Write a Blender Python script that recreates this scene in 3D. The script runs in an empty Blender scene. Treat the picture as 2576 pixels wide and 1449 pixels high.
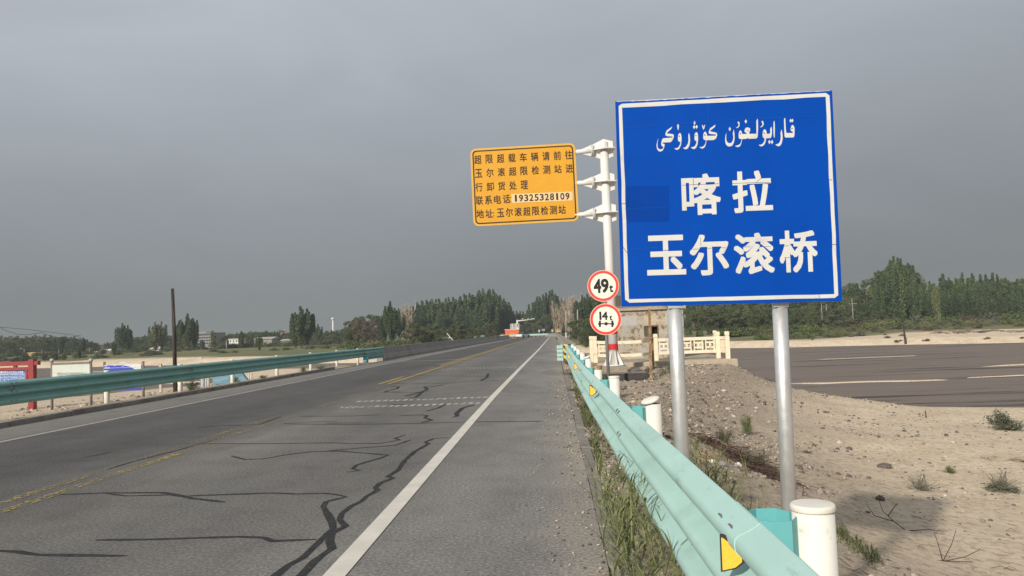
import bpy, bmesh, math, random
import numpy as np
from mathutils import Vector, Matrix
from mathutils.geometry import tessellate_polygon
R = math.radians
random.seed(7); rng = np.random.default_rng(7)
scene = bpy.context.scene
C = scene.collection

# ------------------------------------------------------------------ camera
W, H_ = 2576.0, 1449.0            # working pixel frame used when surveying the photograph
F = 1935.0
CAMPOS = Vector((0, 0, 1.5))
ROLL = R(2.2); YAW = 0.0; PITCH = 0.0
_c, _s = math.cos(ROLL), math.sin(ROLL)
_u, _v = 1393 - W / 2, 832 - H_ / 2
_u2, _v2 = _u * _c - _v * _s, _u * _s + _v * _c
PITCH = math.atan(_v2 / F); YAW = math.atan(_u2 / F * math.cos(PITCH))
FW = Vector((-math.sin(YAW) * math.cos(PITCH), math.cos(YAW) * math.cos(PITCH), math.sin(PITCH)))
RT = Vector((math.cos(YAW), math.sin(YAW), 0)); UP = RT.cross(FW)
XI = RT * _c - UP * _s; YI = UP * _c + RT * _s
cam = bpy.data.cameras.new('camera'); cam.sensor_width = 36; cam.lens = 36 * F / W
cam.clip_start = 0.05; cam.clip_end = 9000
camo = bpy.data.objects.new('camera', cam); C.objects.link(camo)
m = Matrix((XI, YI, -FW)).transposed().to_4x4(); m.translation = CAMPOS
camo.matrix_world = m
scene.camera = camo
def ray(x, y):
    return FW * F + XI * (x - W / 2) - YI * (y - H_ / 2)
def ground(x, y, h=0.0):
    d = ray(x, y); return CAMPOS + d * ((h - CAMPOS.z) / d.z)
def at(x, y, Y):
    d = ray(x, y); return CAMPOS + d * (Y / d.y)
def atx(x, y, X):
    d = ray(x, y); return CAMPOS + d * (X / d.x)

# ------------------------------------------------------------------ light
SUN_AZ, SUN_EL = R(28.9), R(25.8)     # light travels towards +x sin(az), +y cos(az)
sd = Vector((math.sin(SUN_AZ) * math.cos(SUN_EL), math.cos(SUN_AZ) * math.cos(SUN_EL), -math.sin(SUN_EL)))
sun = bpy.data.lights.new('sun', 'SUN'); sun.energy = 4.35; sun.angle = R(1.8); sun.color = (1.0, 0.93, 0.82)
suno = bpy.data.objects.new('sun', sun); C.objects.link(suno)
suno.rotation_euler = sd.to_track_quat('-Z', 'Y').to_euler(); suno.location = (-20, -30, 40)
world = bpy.data.worlds.new('World'); scene.world = world; world.use_nodes = True
wt = world.node_tree; wn = wt.nodes; wl = wt.links
bg = wn['Background']; bg.inputs['Strength'].default_value = 0.1
sky = wn.new('ShaderNodeTexSky'); sky.sky_type = 'NISHITA'; sky.sun_disc = False
sky.sun_elevation = SUN_EL; sky.sun_rotation = math.atan2(-sd.x, -sd.y); sky.dust_density = 6
tc = wn.new('ShaderNodeTexCoord'); sep = wn.new('ShaderNodeSeparateXYZ'); wl.new(tc.outputs['Generated'], sep.inputs[0])
ramp = wn.new('ShaderNodeValToRGB'); wl.new(sep.outputs['Z'], ramp.inputs[0])
e = ramp.color_ramp.elements
SKY = [(0.0, (.215, .232, .240)), (0.055, (.225, .242, .255)), (0.14, (.275, .298, .325)), (0.24, (.345, .375, .412)), (0.40, (.45, .485, .53)), (0.7, (.50, .53, .57))]
e[0].position = 0; e[0].color = (*SKY[0][1], 1); e[1].position = SKY[-1][0]; e[1].color = (*SKY[-1][1], 1)
for p, col in SKY[1:-1]:
    q = e.new(p); q.color = (*col, 1)
mp = wn.new('ShaderNodeMapping'); mp.inputs['Scale'].default_value = (1.6, 1.6, 4.5); wl.new(tc.outputs['Generated'], mp.inputs[0])
nz = wn.new('ShaderNodeTexNoise'); nz.inputs['Scale'].default_value = 1.7; nz.inputs['Detail'].default_value = 5; nz.inputs['Roughness'].default_value = .52
nz.inputs['Distortion'].default_value = .5
wl.new(mp.outputs[0], nz.inputs['Vector'])
mr = wn.new('ShaderNodeMapRange'); mr.inputs[1].default_value = .3; mr.inputs[2].default_value = .75; mr.inputs[3].default_value = 9.55; mr.inputs[4].default_value = 11.15
wl.new(nz.outputs['Fac'], mr.inputs[0])
# the cloud deck is darker over the road ahead on the right, lighter to the left
mr2 = wn.new('ShaderNodeMapRange'); mr2.inputs[1].default_value = -.5; mr2.inputs[2].default_value = .6; mr2.inputs[3].default_value = 1.07; mr2.inputs[4].default_value = .92
wl.new(sep.outputs['X'], mr2.inputs[0])
mm = wn.new('ShaderNodeMath'); mm.operation = 'MULTIPLY'; wl.new(mr.outputs[0], mm.inputs[0]); wl.new(mr2.outputs[0], mm.inputs[1])
vm = wn.new('ShaderNodeVectorMath'); vm.operation = 'SCALE'; wl.new(ramp.outputs[0], vm.inputs[0]); wl.new(mm.outputs[0], vm.inputs['Scale'])
mix = wn.new('ShaderNodeMix'); mix.data_type = 'RGBA'; mix.inputs[0].default_value = .97
wl.new(sky.outputs[0], mix.inputs[6]); wl.new(vm.outputs[0], mix.inputs[7]); wl.new(mix.outputs[2], bg.inputs['Color'])
scene.view_settings.view_transform = 'Standard'; scene.view_settings.look = 'None'
scene.view_settings.exposure = 0; scene.view_settings.gamma = 1; scene.view_settings.use_curve_mapping = False
scene.cycles.max_bounces = 6; scene.cycles.diffuse_bounces = 3; scene.cycles.glossy_bounces = 2; scene.cycles.volume_bounces = 1

# ------------------------------------------------------------------ helpers
def tag(o, label=None, cat=None, group=None, kind=None):
    if label: o['label'] = label
    if cat: o['category'] = cat
    if group: o['group'] = group
    if kind: o['kind'] = kind
    return o
def thing(name, loc, label, cat, group=None):
    o = bpy.data.objects.new(name, None); C.objects.link(o); o.location = loc; o.empty_display_size = .2
    return tag(o, label, cat, group)

class MB:
    """collects geometry in world coordinates; build() links it as one mesh object"""
    def __init__(s): s.v = []; s.f = []; s.m = []; s.sm = []
    def add(s, verts, faces, mi=0, smooth=False):
        n = len(s.v); s.v += [tuple(p) for p in verts]
        for f in faces: s.f.append(tuple(i + n for i in f)); s.m.append(mi); s.sm.append(smooth)
        return s
    def box(s, a, b, mi=0, M=None):
        x0, y0, z0 = a; x1, y1, z1 = b
        p = [(x0, y0, z0), (x1, y0, z0), (x1, y1, z0), (x0, y1, z0), (x0, y0, z1), (x1, y0, z1), (x1, y1, z1), (x0, y1, z1)]
        if M is not None: p = [M @ Vector(q) for q in p]
        return s.add(p, [(3, 2, 1, 0), (4, 5, 6, 7), (0, 1, 5, 4), (1, 2, 6, 5), (2, 3, 7, 6), (3, 0, 4, 7)], mi)
    def bbox(s, a, b, bev=.01, mi=0, M=None):
        """box with chamfered edges"""
        bm = bmesh.new(); bmesh.ops.create_cube(bm, size=1)
        a = Vector(a); b = Vector(b); d = b - a
        for v in bm.verts: v.co = Vector(((v.co.x + .5) * d.x + a.x, (v.co.y + .5) * d.y + a.y, (v.co.z + .5) * d.z + a.z))
        bmesh.ops.bevel(bm, geom=bm.edges[:], offset=min(bev, .45 * min(abs(d.x), abs(d.y), abs(d.z))), segments=2, affect='EDGES', profile=.6)
        if M is not None: bm.transform(M)
        bm.verts.index_update()
        s.add([v.co for v in bm.verts], [[v.index for v in f.verts] for f in bm.faces], mi); bm.free(); return s
    def tube(s, pts, rad, n=10, mi=0, cap=True, smooth=True):
        pts = [Vector(p) for p in pts]; rs = rad if isinstance(rad, (list, tuple)) else [rad] * len(pts)
        rings = []; ref = None
        for i, p in enumerate(pts):
            t = (pts[min(i + 1, len(pts) - 1)] - pts[max(i - 1, 0)])
            if t.length < 1e-9: t = Vector((0, 0, 1))
            t.normalize()
            if ref is None: ref = Vector((1, 0, 0)) if abs(t.x) < .9 else Vector((0, 1, 0))
            a = (ref - t * ref.dot(t)).normalized(); b = t.cross(a); ref = a
            rings.append([p + (a * math.cos(2 * math.pi * k / n) + b * math.sin(2 * math.pi * k / n)) * rs[i] for k in range(n)])
        vs = [q for r in rings for q in r]; fs = []
        for i in range(len(pts) - 1):
            for k in range(n):
                k2 = (k + 1) % n; fs.append((i * n + k, i * n + k2, (i + 1) * n + k2, (i + 1) * n + k))
        s.add(vs, fs, mi, smooth)
        if cap:
            o = len(s.v) - len(vs)
            s.f += [tuple(o + k for k in reversed(range(n))), tuple(o + (len(pts) - 1) * n + k for k in range(n))]; s.m += [mi, mi]; s.sm += [False, False]
        return s
    def prism(s, poly, z0, z1, mi=0, M=None, holes=()):
        """2-D outline (x,y) extruded along z, transformed by M"""
        loops = [list(poly)] + [list(h) for h in holes]
        flat = [p for l in loops for p in l]
        tri = tessellate_polygon([[Vector((p[0], p[1], 0)) for p in l] for l in loops])
        n = len(flat)
        vs = [Vector((p[0], p[1], z1)) for p in flat] + [Vector((p[0], p[1], z0)) for p in flat]
        def up(t):
            a, b, c = (flat[i] for i in t)
            return t if (b[0] - a[0]) * (c[1] - a[1]) - (b[1] - a[1]) * (c[0] - a[0]) > 0 else t[::-1]
        tri = [up(tuple(t)) for t in tri]
        fs = list(tri) + [tuple(i + n for i in t[::-1]) for t in tri]
        o = 0
        for l in loops:
            k = len(l); area = sum(l[i][0] * l[(i + 1) % k][1] - l[(i + 1) % k][0] * l[i][1] for i in range(k))
            outer = l is loops[0]
            for i in range(k):
                j = (i + 1) % k; q = (o + i, o + i + n, o + j + n, o + j)
                fs.append(q if (area < 0) == outer else q[::-1])
            o += k
        if M is not None: vs = [M @ p for p in vs]
        return s.add(vs, fs, mi)
    def build(s, name, mats, parent=None):
        me = bpy.data.meshes.new(name); off = Vector((0, 0, 0)); q = parent
        while q is not None: off = off + Vector(q.location); q = q.parent
        me.from_pydata([(v[0] - off.x, v[1] - off.y, v[2] - off.z) for v in s.v], [], s.f)
        if not isinstance(mats, (list, tuple)): mats = [mats]
        for q in mats: me.materials.append(q)
        me.polygons.foreach_set('material_index', s.m); me.polygons.foreach_set('use_smooth', s.sm); me.update()
        o = bpy.data.objects.new(name, me); C.objects.link(o)
        if parent is not None: o.parent = parent
        return o

# node helpers
def nmat(name, rough=.8, metal=0.0, spec=.3):
    mt = bpy.data.materials.new(name); mt.use_nodes = True
    b = mt.node_tree.nodes['Principled BSDF']; b.inputs['Roughness'].default_value = rough; b.inputs['Metallic'].default_value = metal
    b.inputs['Specular IOR Level'].default_value = spec
    return mt, mt.node_tree.nodes, mt.node_tree.links, b
def tex(nd, ln, scale, detail=4, rough=.55, co='Object', sc=(1, 1, 1), dist=0.0, kind='noise'):
    t = nd.new('ShaderNodeTexCoord'); mpn = nd.new('ShaderNodeMapping'); mpn.inputs['Scale'].default_value = sc
    if co == 'World':
        g = nd.new('ShaderNodeNewGeometry'); ln.new(g.outputs['Position'], mpn.inputs[0])
    else: ln.new(t.outputs[co], mpn.inputs[0])
    if kind == 'noise':
        n = nd.new('ShaderNodeTexNoise'); n.inputs['Scale'].default_value = scale; n.inputs['Detail'].default_value = detail
        n.inputs['Roughness'].default_value = rough; n.inputs['Distortion'].default_value = dist
    else:
        n = nd.new('ShaderNodeTexVoronoi'); n.inputs['Scale'].default_value = scale
    ln.new(mpn.outputs[0], n.inputs['Vector']); return n
def rampn(nd, ln, src, stops):
    r = nd.new('ShaderNodeValToRGB'); ln.new(src, r.inputs[0]); el = r.color_ramp.elements
    el[0].position, el[0].color = stops[0][0], (*stops[0][1], 1); el[1].position, el[1].color = stops[-1][0], (*stops[-1][1], 1)
    for p, col in stops[1:-1]:
        q = el.new(p); q.color = (*col, 1)
    return r
def mixc(nd, ln, fac, a, b, blend='MIX'):
    mx = nd.new('ShaderNodeMix'); mx.data_type = 'RGBA'; mx.blend_type = blend
    for sock, val in ((0, fac), (6, a), (7, b)):
        if isinstance(val, (int, float)): mx.inputs[sock].default_value = val
        elif isinstance(val, tuple): mx.inputs[sock].default_value = (*val, 1)
        else: ln.new(val, mx.inputs[sock])
    return mx.outputs[2]
def bump(nd, ln, b, src, strength=.3, dist=.02):
    bp = nd.new('ShaderNodeBump'); bp.inputs['Strength'].default_value = strength; bp.inputs['Distance'].default_value = dist
    ln.new(src, bp.inputs['Height']); ln.new(bp.outputs[0], b.inputs['Normal'])
def simple(name, col, rough=.7, metal=0., var=.12, scale=6., spec=.3, dirt=None, bumpv=0.0, co='Object'):
    mt, nd, ln, b = nmat(name, rough, metal, spec)
    n = tex(nd, ln, scale, 6, .6, co)
    lo = tuple(x * (1 - var) for x in col); hi = tuple(min(1, x * (1 + var)) for x in col)
    r = rampn(nd, ln, n.outputs['Fac'], [(.3, lo), (.7, hi)]); out = r.outputs[0]
    if dirt:
        n2 = tex(nd, ln, dirt[1], 8, .65, co); r2 = rampn(nd, ln, n2.outputs['Fac'], [(dirt[2], (0, 0, 0)), (dirt[2] + dirt[3], (1, 1, 1))])
        out = mixc(nd, ln, r2.outputs[0], out, dirt[0])
    ln.new(out, b.inputs['Base Color'])
    if bumpv: bump(nd, ln, b, n.outputs['Fac'], bumpv, .01)
    return mt

# ------------------------------------------------------------------ terrain
def sst(a, b, x):
    t = np.clip((x - a) / (b - a), 0, 1); return t * t * (3 - 2 * t)
def vnoise(x, y, s, seed=0):
    x = np.asarray(x, float) / s; y = np.asarray(y, float) / s
    xi = np.floor(x).astype(np.int64); yi = np.floor(y).astype(np.int64); fx = x - xi; fy = y - yi
    fx = fx * fx * (3 - 2 * fx); fy = fy * fy * (3 - 2 * fy)
    def h(a, b):
        k = (a * 374761393 + b * 668265263 + seed * 144269) & 0x7fffffff
        k = ((k ^ (k >> 13)) * 1274126177) & 0x7fffffff
        return ((k ^ (k >> 16)) & 0xffff) / 65535.0
    return (h(xi, yi) * (1 - fx) + h(xi + 1, yi) * fx) * (1 - fy) + (h(xi, yi + 1) * (1 - fx) + h(xi + 1, yi + 1) * fx) * fy - .5
WATER = -2.0
def yfar(x): return np.interp(x, [-600, -98, -80, -28, 0, 18, 25, 31, 37, 44, 50, 55, 70, 110, 300, 600], [330, 144, 138, 107, 112, 114, 111, 105, 103.5, 100, 94.5, 91, 82, 70, 60, 60]) + 2.0 * vnoise(x, 0 * x, 14, 3)
def ynear(x): return np.interp(x, [-600, -100, -40, -22, -14, .5, 7, 9, 11.8, 13.2, 17, 40, 100, 400], [70, 52, 50, 49, 46, 46, 42, 39, 35.0, 32.6, 31.0, 28.5, 22, 2])
def Hgt(x, y):
    x = np.asarray(x, float); y = np.asarray(y, float)
    # right-hand embankment
    edge = np.interp(y, [-50, 8, 16, 24, 30, 36, 60], [1.15, 1.2, 1.9, 3.6, 6.9, 7.2, 7.0])
    amp = np.interp(y, [-50, 8, 20, 30, 60], [1.15, 1.15, 1.35, 1.6, 1.9])
    d = np.maximum(x - edge, 0)
    rgt = -.025 - .08 * sst(.4, 1.2, x) - amp * (1 - np.exp(-d / 2.6)) - .035 * np.minimum(d, 30) + .05 * vnoise(x, y, 1.3, 1) * sst(0, 2, d) + .10 * vnoise(x, y, 3.1, 5) * sst(.5, 3, d) + .025 * vnoise(x, y, .45, 8) * sst(0, 1.5, d)
    rgt = rgt - .42 * sst(.95, 1.7, x) * (1 - sst(3.0, 3.9, x)) * sst(23, 27.5, y) * (1 - sst(30.5, 32, y))
    rgt = np.maximum(rgt, -1.86)
    # left verge
    d = np.maximum(-12.35 - x, 0)
    lft = .02 - .2 * sst(0, .6, d) - .085 * np.minimum(d, 9) - .055 * np.clip(d - 9, 0, 14) + .06 * vnoise(x, y, 2.0, 2) * sst(0, 3, d) + .05 * vnoise(x, y, .9, 12) * sst(.5, 3, d)
    near = np.where(x > .3, rgt, np.where(x < -10.95, lft, -.07))
    t = sst(-3.2, 3.5, y - ynear(x)); near = near * (1 - t) - 2.7 * t
    # far bank
    yf = yfar(x); rise = np.interp(x, [-200, -20, 10, 60], [1.75, 1.7, 1.5, 1.45])
    far = -2.6 + rise * sst(-1, 6, y - yf) + .9 * sst(6, 60, y - yf) * np.interp(x, [-200, -20, 0, 80], [.2, .4, .7, .7]) + .35 * vnoise(x, y, 9, 4) * sst(2, 8, y - yf) + .2 * vnoise(x, y, 4, 14) * sst(2, 8, y - yf)
    far = far + .0012 * np.maximum(y - 260, 0)
    dr = np.where(y < 195, np.maximum(np.maximum(-11.6 - x, x - .6), 0), np.where(y < 232, np.maximum(x - .6, 0), 40))
    far = np.where(y > 132, np.where(dr <= 0, -.07, far * sst(0, 9, dr) + -.12 * (1 - sst(0, 9, dr))), far)
    return np.where(y > 80, far, near)
def hz(x, y): return float(Hgt(np.array([x]), np.array([y]))[0])
def hit(px, py, lo=1.5, hi=400, xlim=None):
    """where the sight line through a surveyed pixel meets the terrain"""
    d = ray(px, py); t = lo / d.y
    if xlim is not None: t = max(t, (xlim - CAMPOS.x) / d.x)
    while t * d.y < hi:
        p = CAMPOS + d * t
        if p.z < hz(p.x, p.y): break
        t *= 1.004
    return CAMPOS + d * t

def seq(parts):
    out = []
    for a, b, st in parts: out += list(np.arange(a, b, st))
    return out
geo = [1.0]
gx = seq([(-30, -12, .7), (-12, .2, 1.4), (.2, 14, .17), (14, 34, .6), (34, 60, 1.6), (60, 200, 5)]); g = 200.0
while g < 4500: gx.append(g); g *= 1.25
l = seq([(-200, -60, 6), (-60, -30, 2)]); g = -200.0; neg = []
while g > -4500: neg.append(g * 1.2); g *= 1.25
gx = sorted(neg) + l + gx
gy = seq([(-40, 1, 3), (1, 20, .2), (20, 46, .4), (46, 100, 2), (100, 180, 1.2), (180, 320, 4)]); g = 320.0
while g < 6500: gy.append(g); g *= 1.2
gx = np.array(sorted(set(gx))); gy = np.array(gy)
XX, YY = np.meshgrid(gx, gy); ZZ = Hgt(XX, YY)
nx, ny = len(gx), len(gy)
import bisect
_gx, _gy, _ZZ = gx.tolist(), gy.tolist(), ZZ.tolist()
def hz(x, y):
    i = min(max(bisect.bisect_right(_gx, x) - 1, 0), nx - 2); j = min(max(bisect.bisect_right(_gy, y) - 1, 0), ny - 2)
    u = (x - _gx[i]) / (_gx[i + 1] - _gx[i]); v = (y - _gy[j]) / (_gy[j + 1] - _gy[j])
    return (_ZZ[j][i] * (1 - u) + _ZZ[j][i + 1] * u) * (1 - v) + (_ZZ[j + 1][i] * (1 - u) + _ZZ[j + 1][i + 1] * u) * v
gm = bpy.data.meshes.new('ground')
idx = np.arange(nx * ny).reshape(ny, nx)
fa = np.stack([idx[:-1, :-1], idx[:-1, 1:], idx[1:, 1:], idx[1:, :-1]], -1).reshape(-1, 4)
gm.from_pydata(np.stack([XX, YY, ZZ], -1).reshape(-1, 3).tolist(), [], fa.tolist())
gm.polygons.foreach_set('use_smooth', [True] * len(fa))
xr, yr = XX.ravel(), YY.ravel()
edge = np.interp(yr, [-50, 8, 16, 24, 30, 36, 60], [1.0, 1.2, 2.5, 4.5, 6.5, 7, 7])
grav = np.where((xr > 0) & (yr < 45), 1 - .8 * sst(0.3, 5.0, xr - edge + 1.1 * vnoise(xr, yr, 1.6, 21)), 0)
grav = np.where((xr < -10) & (yr < 46), .9 - .5 * sst(-14, -22, xr) , grav)
yf = yfar(xr)
shore = np.interp(xr, [-300, -60, -25, 0, 25, 37, 48, 56, 66, 100], [7, 7, 5, 5, 6, 10, 21, 27, 32, 40])
veg = np.where(yr > 90, sst(0, 5, yr - yf - shore + 5 * vnoise(xr, yr, 7, 31)), 0)
for nme, arr in (('grav', grav), ('veg', veg)):
    a = gm.attributes.new(nme, 'FLOAT', 'POINT'); a.data.foreach_set('value', arr.astype(np.float32))
mt, nd, ln, b = nmat('sandy_ground', .95, 0, .1)
ag = nd.new('ShaderNodeAttribute'); ag.attribute_name = 'grav'; av = nd.new('ShaderNodeAttribute'); av.attribute_name = 'veg'
n1 = tex(nd, ln, .8, 6, .6); n2 = tex(nd, ln, 9, 8, .7); n3 = tex(nd, ln, 42, 4, .7); n4 = tex(nd, ln, .05, 5, .6, sc=(.35, 1.6, 1)); n5 = tex(nd, ln, .6, 6, .65, sc=(.3, 1, 1))
sand = rampn(nd, ln, n1.outputs['Fac'], [(.3, (.56, .445, .315)), (.5, (.66, .54, .395)), (.7, (.73, .61, .46))])
sp = rampn(nd, ln, n2.outputs['Fac'], [(.36, (.62, .58, .55)), (.5, (1, 1, 1)), (.68, (1.06, 1.05, 1.04))])
c1 = mixc(nd, ln, 1.0, sand.outputs[0], sp.outputs[0], 'MULTIPLY')
gr = rampn(nd, ln, n3.outputs['Fac'], [(.34, (.15, .120, .092)), (.5, (.315, .255, .195)), (.66, (.455, .38, .30))])
gr2 = mixc(nd, ln, 1.0, gr.outputs[0], sp.outputs[0], 'MULTIPLY')
fm = nd.new('ShaderNodeMath'); fm.operation = 'MULTIPLY'; ln.new(ag.outputs['Fac'], fm.inputs[0])
r5 = rampn(nd, ln, n2.outputs['Fac'], [(.3, (1, 1, 1)), (.75, (.55, .55, .55))]); ln.new(r5.outputs[0], fm.inputs[1])
c2 = mixc(nd, ln, fm.outputs[0], c1, gr2)
vg = rampn(nd, ln, n4.outputs['Fac'], [(.32, (.075, .115, .035)), (.45, (.11, .155, .05)), (.55, (.18, .18, .08)), (.68, (.09, .14, .042))])
r6 = rampn(nd, ln, n5.outputs['Fac'], [(.38, (.15, .15, .15)), (.62, (.9, .9, .9))]); vg2 = mixc(nd, ln, r6.outputs[0], vg.outputs[0], (.19, .155, .095))
c3 = mixc(nd, ln, av.outputs['Fac'], c2, vg2)
ln.new(c3, b.inputs['Base Color']); bump(nd, ln, b, n2.outputs['Fac'], .5, .03)
gm.materials.append(mt); M_SAND = mt
go = bpy.data.objects.new('ground', gm); C.objects.link(go); tag(go, kind='structure')

# river: muddy shallow water with streaks running along the flow
mt, nd, ln, b = nmat('muddy_water', .6, 0, .08)
n1 = tex(nd, ln, .8, 8, .64, sc=(.09, 1.0, 1)); n2 = tex(nd, ln, .16, 6, .6, sc=(.16, 1.0, 1), dist=.4); n3 = tex(nd, ln, 2.2, 5, .6, sc=(.12, 1, 1))
r1 = rampn(nd, ln, n1.outputs['Fac'], [(.37, (.070, .056, .047)), (.43, (.178, .143, .120)), (.62, (.208, .168, .140)), (.80, (.25, .203, .166))])
r2 = rampn(nd, ln, n2.outputs['Fac'], [(.30, (.62, .6, .6)), (.37, (1, 1, 1)), (.66, (1.0, 1.0, 1.0)), (.74, (1.3, 1.22, 1.15))])
ln.new(mixc(nd, ln, 1., r1.outputs[0], r2.outputs[0], 'MULTIPLY'), b.inputs['Base Color']); bump(nd, ln, b, n3.outputs['Fac'], .35, .03)
rm = MB(); rm.add([(-900, 18, WATER), (-900, 420, WATER), (900, 420, WATER), (900, 18, WATER)], [(3, 2, 1, 0)])
tag(rm.build('river', mt), kind='structure')
def sandbar(x0, y0, x1, y1, w, hgt=.07, seed=0):
    mbs = MB(); n = 40; a = Vector((x0, y0, 0)); bb = Vector((x1, y1, 0)); d = (bb - a); nrm = Vector((-d.y, d.x, 0)).normalized()
    vs = []; fs = []
    for i in range(n + 1):
        t = i / n; p = a + d * t; k = math.sin(math.pi * min(max(t, .001), .999)) ** .6
        k *= 1 + .9 * float(vnoise(np.array(t * 9.0), np.array(seed * 3.3), 1, seed)); off = w * .8 * float(vnoise(np.array(t * 4.0), np.array(seed * 7.7), 1, seed + 3))
        for j in range(5):
            s_ = (j - 2) / 2; q = p + nrm * (s_ * w * k * .5 + off); vs.append((q.x, q.y, WATER - .06 + (hgt + .06) * (1 - s_ * s_) ** .5 * min(1, k * 2)))
    for i in range(n):
        for j in range(4): fs.append((i * 5 + j, (i + 1) * 5 + j, (i + 1) * 5 + j + 1, i * 5 + j + 1))
    mbs.add(vs, fs, 0, True); o = mbs.build('sandbar', M_SAND)
    return tag(o, kind='structure')
sandbar(12.6, 44.6, 21.8, 43.2, 1.1, .05, 1); sandbar(22.4, 44.3, 30.0, 45.0, .6, .035, 2); sandbar(27.2, 53.6, 60, 57, 1.5, .06, 3)
sandbar(33, 40, 46, 42, .9, .04, 4); sandbar(23, 71, 33, 71.5, .6, .03, 5); sandbar(-52, 88, -6, 72, 26, .12, 6); sandbar(-34, 55.5, -11, 53, 5.5, .08, 7); sandbar(-75, 112, -58, 110, 2.5, .05, 8)

# ------------------------------------------------------------------ road
def road_pt(s, lat):
    """s metres along the road, lat = x offset at the straight (camera lane): straight to y=192, then a left-hand bend"""
    S0, RC, XC = 192.0, 34.0, -5.4
    if s <= S0: return Vector((lat, s, 0))
    cx_, cy_ = XC - RC, S0; ang = (s - S0) / RC; a = min(ang, math.pi * .55); r = RC + (lat - XC)
    p = Vector((cx_ + r * math.cos(a), cy_ + r * math.sin(a), 0))
    if ang > a: p += Vector((-math.sin(a), math.cos(a), 0)) * (ang - a) * RC
    return p
SS = list(np.arange(-30, 60, 2.0)) + list(np.arange(60, 192, 6.0)) + list(np.arange(192, 252, 2.0)) + [262]
def strip(lats, zs, s_list, z, name, mat, kind='structure', attr=None):
    vs, fs = [], []; k = len(lats)
    for s in s_list:
        for q, dz in zip(lats, zs):
            p = road_pt(s, q); vs.append((p.x, p.y, z + dz))
    for i in range(len(s_list) - 1):
        for j in range(k - 1): fs.append((i * k + j, i * k + j + 1, (i + 1) * k + j + 1, (i + 1) * k + j))
    me = bpy.data.meshes.new(name); me.from_pydata(vs, [], fs); me.materials.append(mat)
    if attr:
        a = me.attributes.new('lat', 'FLOAT', 'POINT'); a.data.foreach_set('value', np.array(list(lats) * len(s_list), np.float32))
    o = bpy.data.objects.new(name, me); C.objects.link(o); return tag(o, kind=kind)
mt, nd, ln, b = nmat('asphalt', .93, 0, .18)
al = nd.new('ShaderNodeAttribute'); al.attribute_name = 'lat'
na = tex(nd, ln, 38, 5, .8); nb = tex(nd, ln, .55, 6, .6, sc=(1, .28, 1)); nc = tex(nd, ln, 18, 6, .7); ne = tex(nd, ln, 1.6, 5, .6); nv = tex(nd, ln, 130, 2, .5)
wob = nd.new('ShaderNodeMath'); wob.operation = 'MULTIPLY_ADD'; ln.new(nb.outputs['Fac'], wob.inputs[0]); wob.inputs[1].default_value = 1.6; ln.new(al.outputs['Fac'], wob.inputs[2])
# lat + noise -> colour across the carriageway: dusty left shoulder, new dark lane, old worn lane, dusty right shoulder
mrl = nd.new('ShaderNodeMapRange'); mrl.inputs[1].default_value = -11.2 + .8; mrl.inputs[2].default_value = .4 + .8; ln.new(wob.outputs[0], mrl.inputs[0])
base = rampn(nd, ln, mrl.outputs[0], [(0.0, (.205, .192, .178)), (.13, (.185, .175, .163)), (.18, (.098, .096, .096)), (.40, (.088, .087, .087)), (.50, (.112, .108, .104)), (.58, (.165, .157, .147)), (.66, (.140, .135, .129)), (.78, (.150, .144, .137)), (.86, (.190, .182, .172)), (.95, (.222, .211, .197)), (1.0, (.29, .26, .225))])
gra = rampn(nd, ln, na.outputs['Fac'], [(.28, (.30, .30, .30)), (.5, (1, 1, 1)), (.72, (2.0, 1.95, 1.88))])
col = mixc(nd, ln, 1., base.outputs[0], gra.outputs[0], 'MULTIPLY')
pat = rampn(nd, ln, nb.outputs['Fac'], [(.3, (.80, .80, .80)), (.5, (1, 1, 1)), (.7, (1.16, 1.15, 1.13))])
col = mixc(nd, ln, 1., col, pat.outputs[0], 'MULTIPLY')
pt2 = rampn(nd, ln, ne.outputs['Fac'], [(.28, (.84, .84, .85)), (.5, (1, 1, 1)), (.75, (1.1, 1.1, 1.08))])
col = mixc(nd, ln, 1., col, pt2.outputs[0], 'MULTIPLY')
spk = rampn(nd, ln, nv.outputs['Fac'], [(.66, (0, 0, 0)), (.74, (1, 1, 1))])
col = mixc(nd, ln, mixc(nd, ln, .35, (0, 0, 0), spk.outputs[0]), col, (.36, .34, .31))
ln.new(col, b.inputs['Base Color']); bump(nd, ln, b, na.outputs['Fac'], .6, .006)
M_ASPH = mt
lats = [-10.95, -10.2, -9.4, -8.5, -7.5, -6.5, -5.6, -4.8, -4.0, -3.0, -2.2, -1.4, -.7, -.1, .28]
strip(lats, [-.0] * len(lats), SS, 0.0, 'road', mt, attr=True)
# kerbs
M_KERB = simple('kerb_concrete', (.25, .228, .20), .9, var=.25, scale=5, bumpv=.3, dirt=((.12, .105, .09), 2.5, .5, .2))
def kerb(lat0, lat1, s0, s1, z0, z1, name, label):
    mb = MB(); s = s0
    while s < s1:
        e_ = min(s + .98, s1); j = .012 * random.uniform(-1, 1); k = .008 * random.uniform(-1, 1)
        mb.bbox((lat0 + j, s, z0), (lat1 + j, e_, z1 + k), .015); s += 1.0
    return tag(mb.build(name, M_KERB), label, 'kerb', kind='structure')
kerb(-11.12, -10.96, 4, 38, -.15, .115, 'kerb', 'grey concrete kerb')
kerb(.285, .42, 1, 26, -.2, -.004, 'kerb', 'worn flush kerb')
# dusty strip over the right road edge and verge crumbs are part of the asphalt ramp / gravel below

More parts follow.
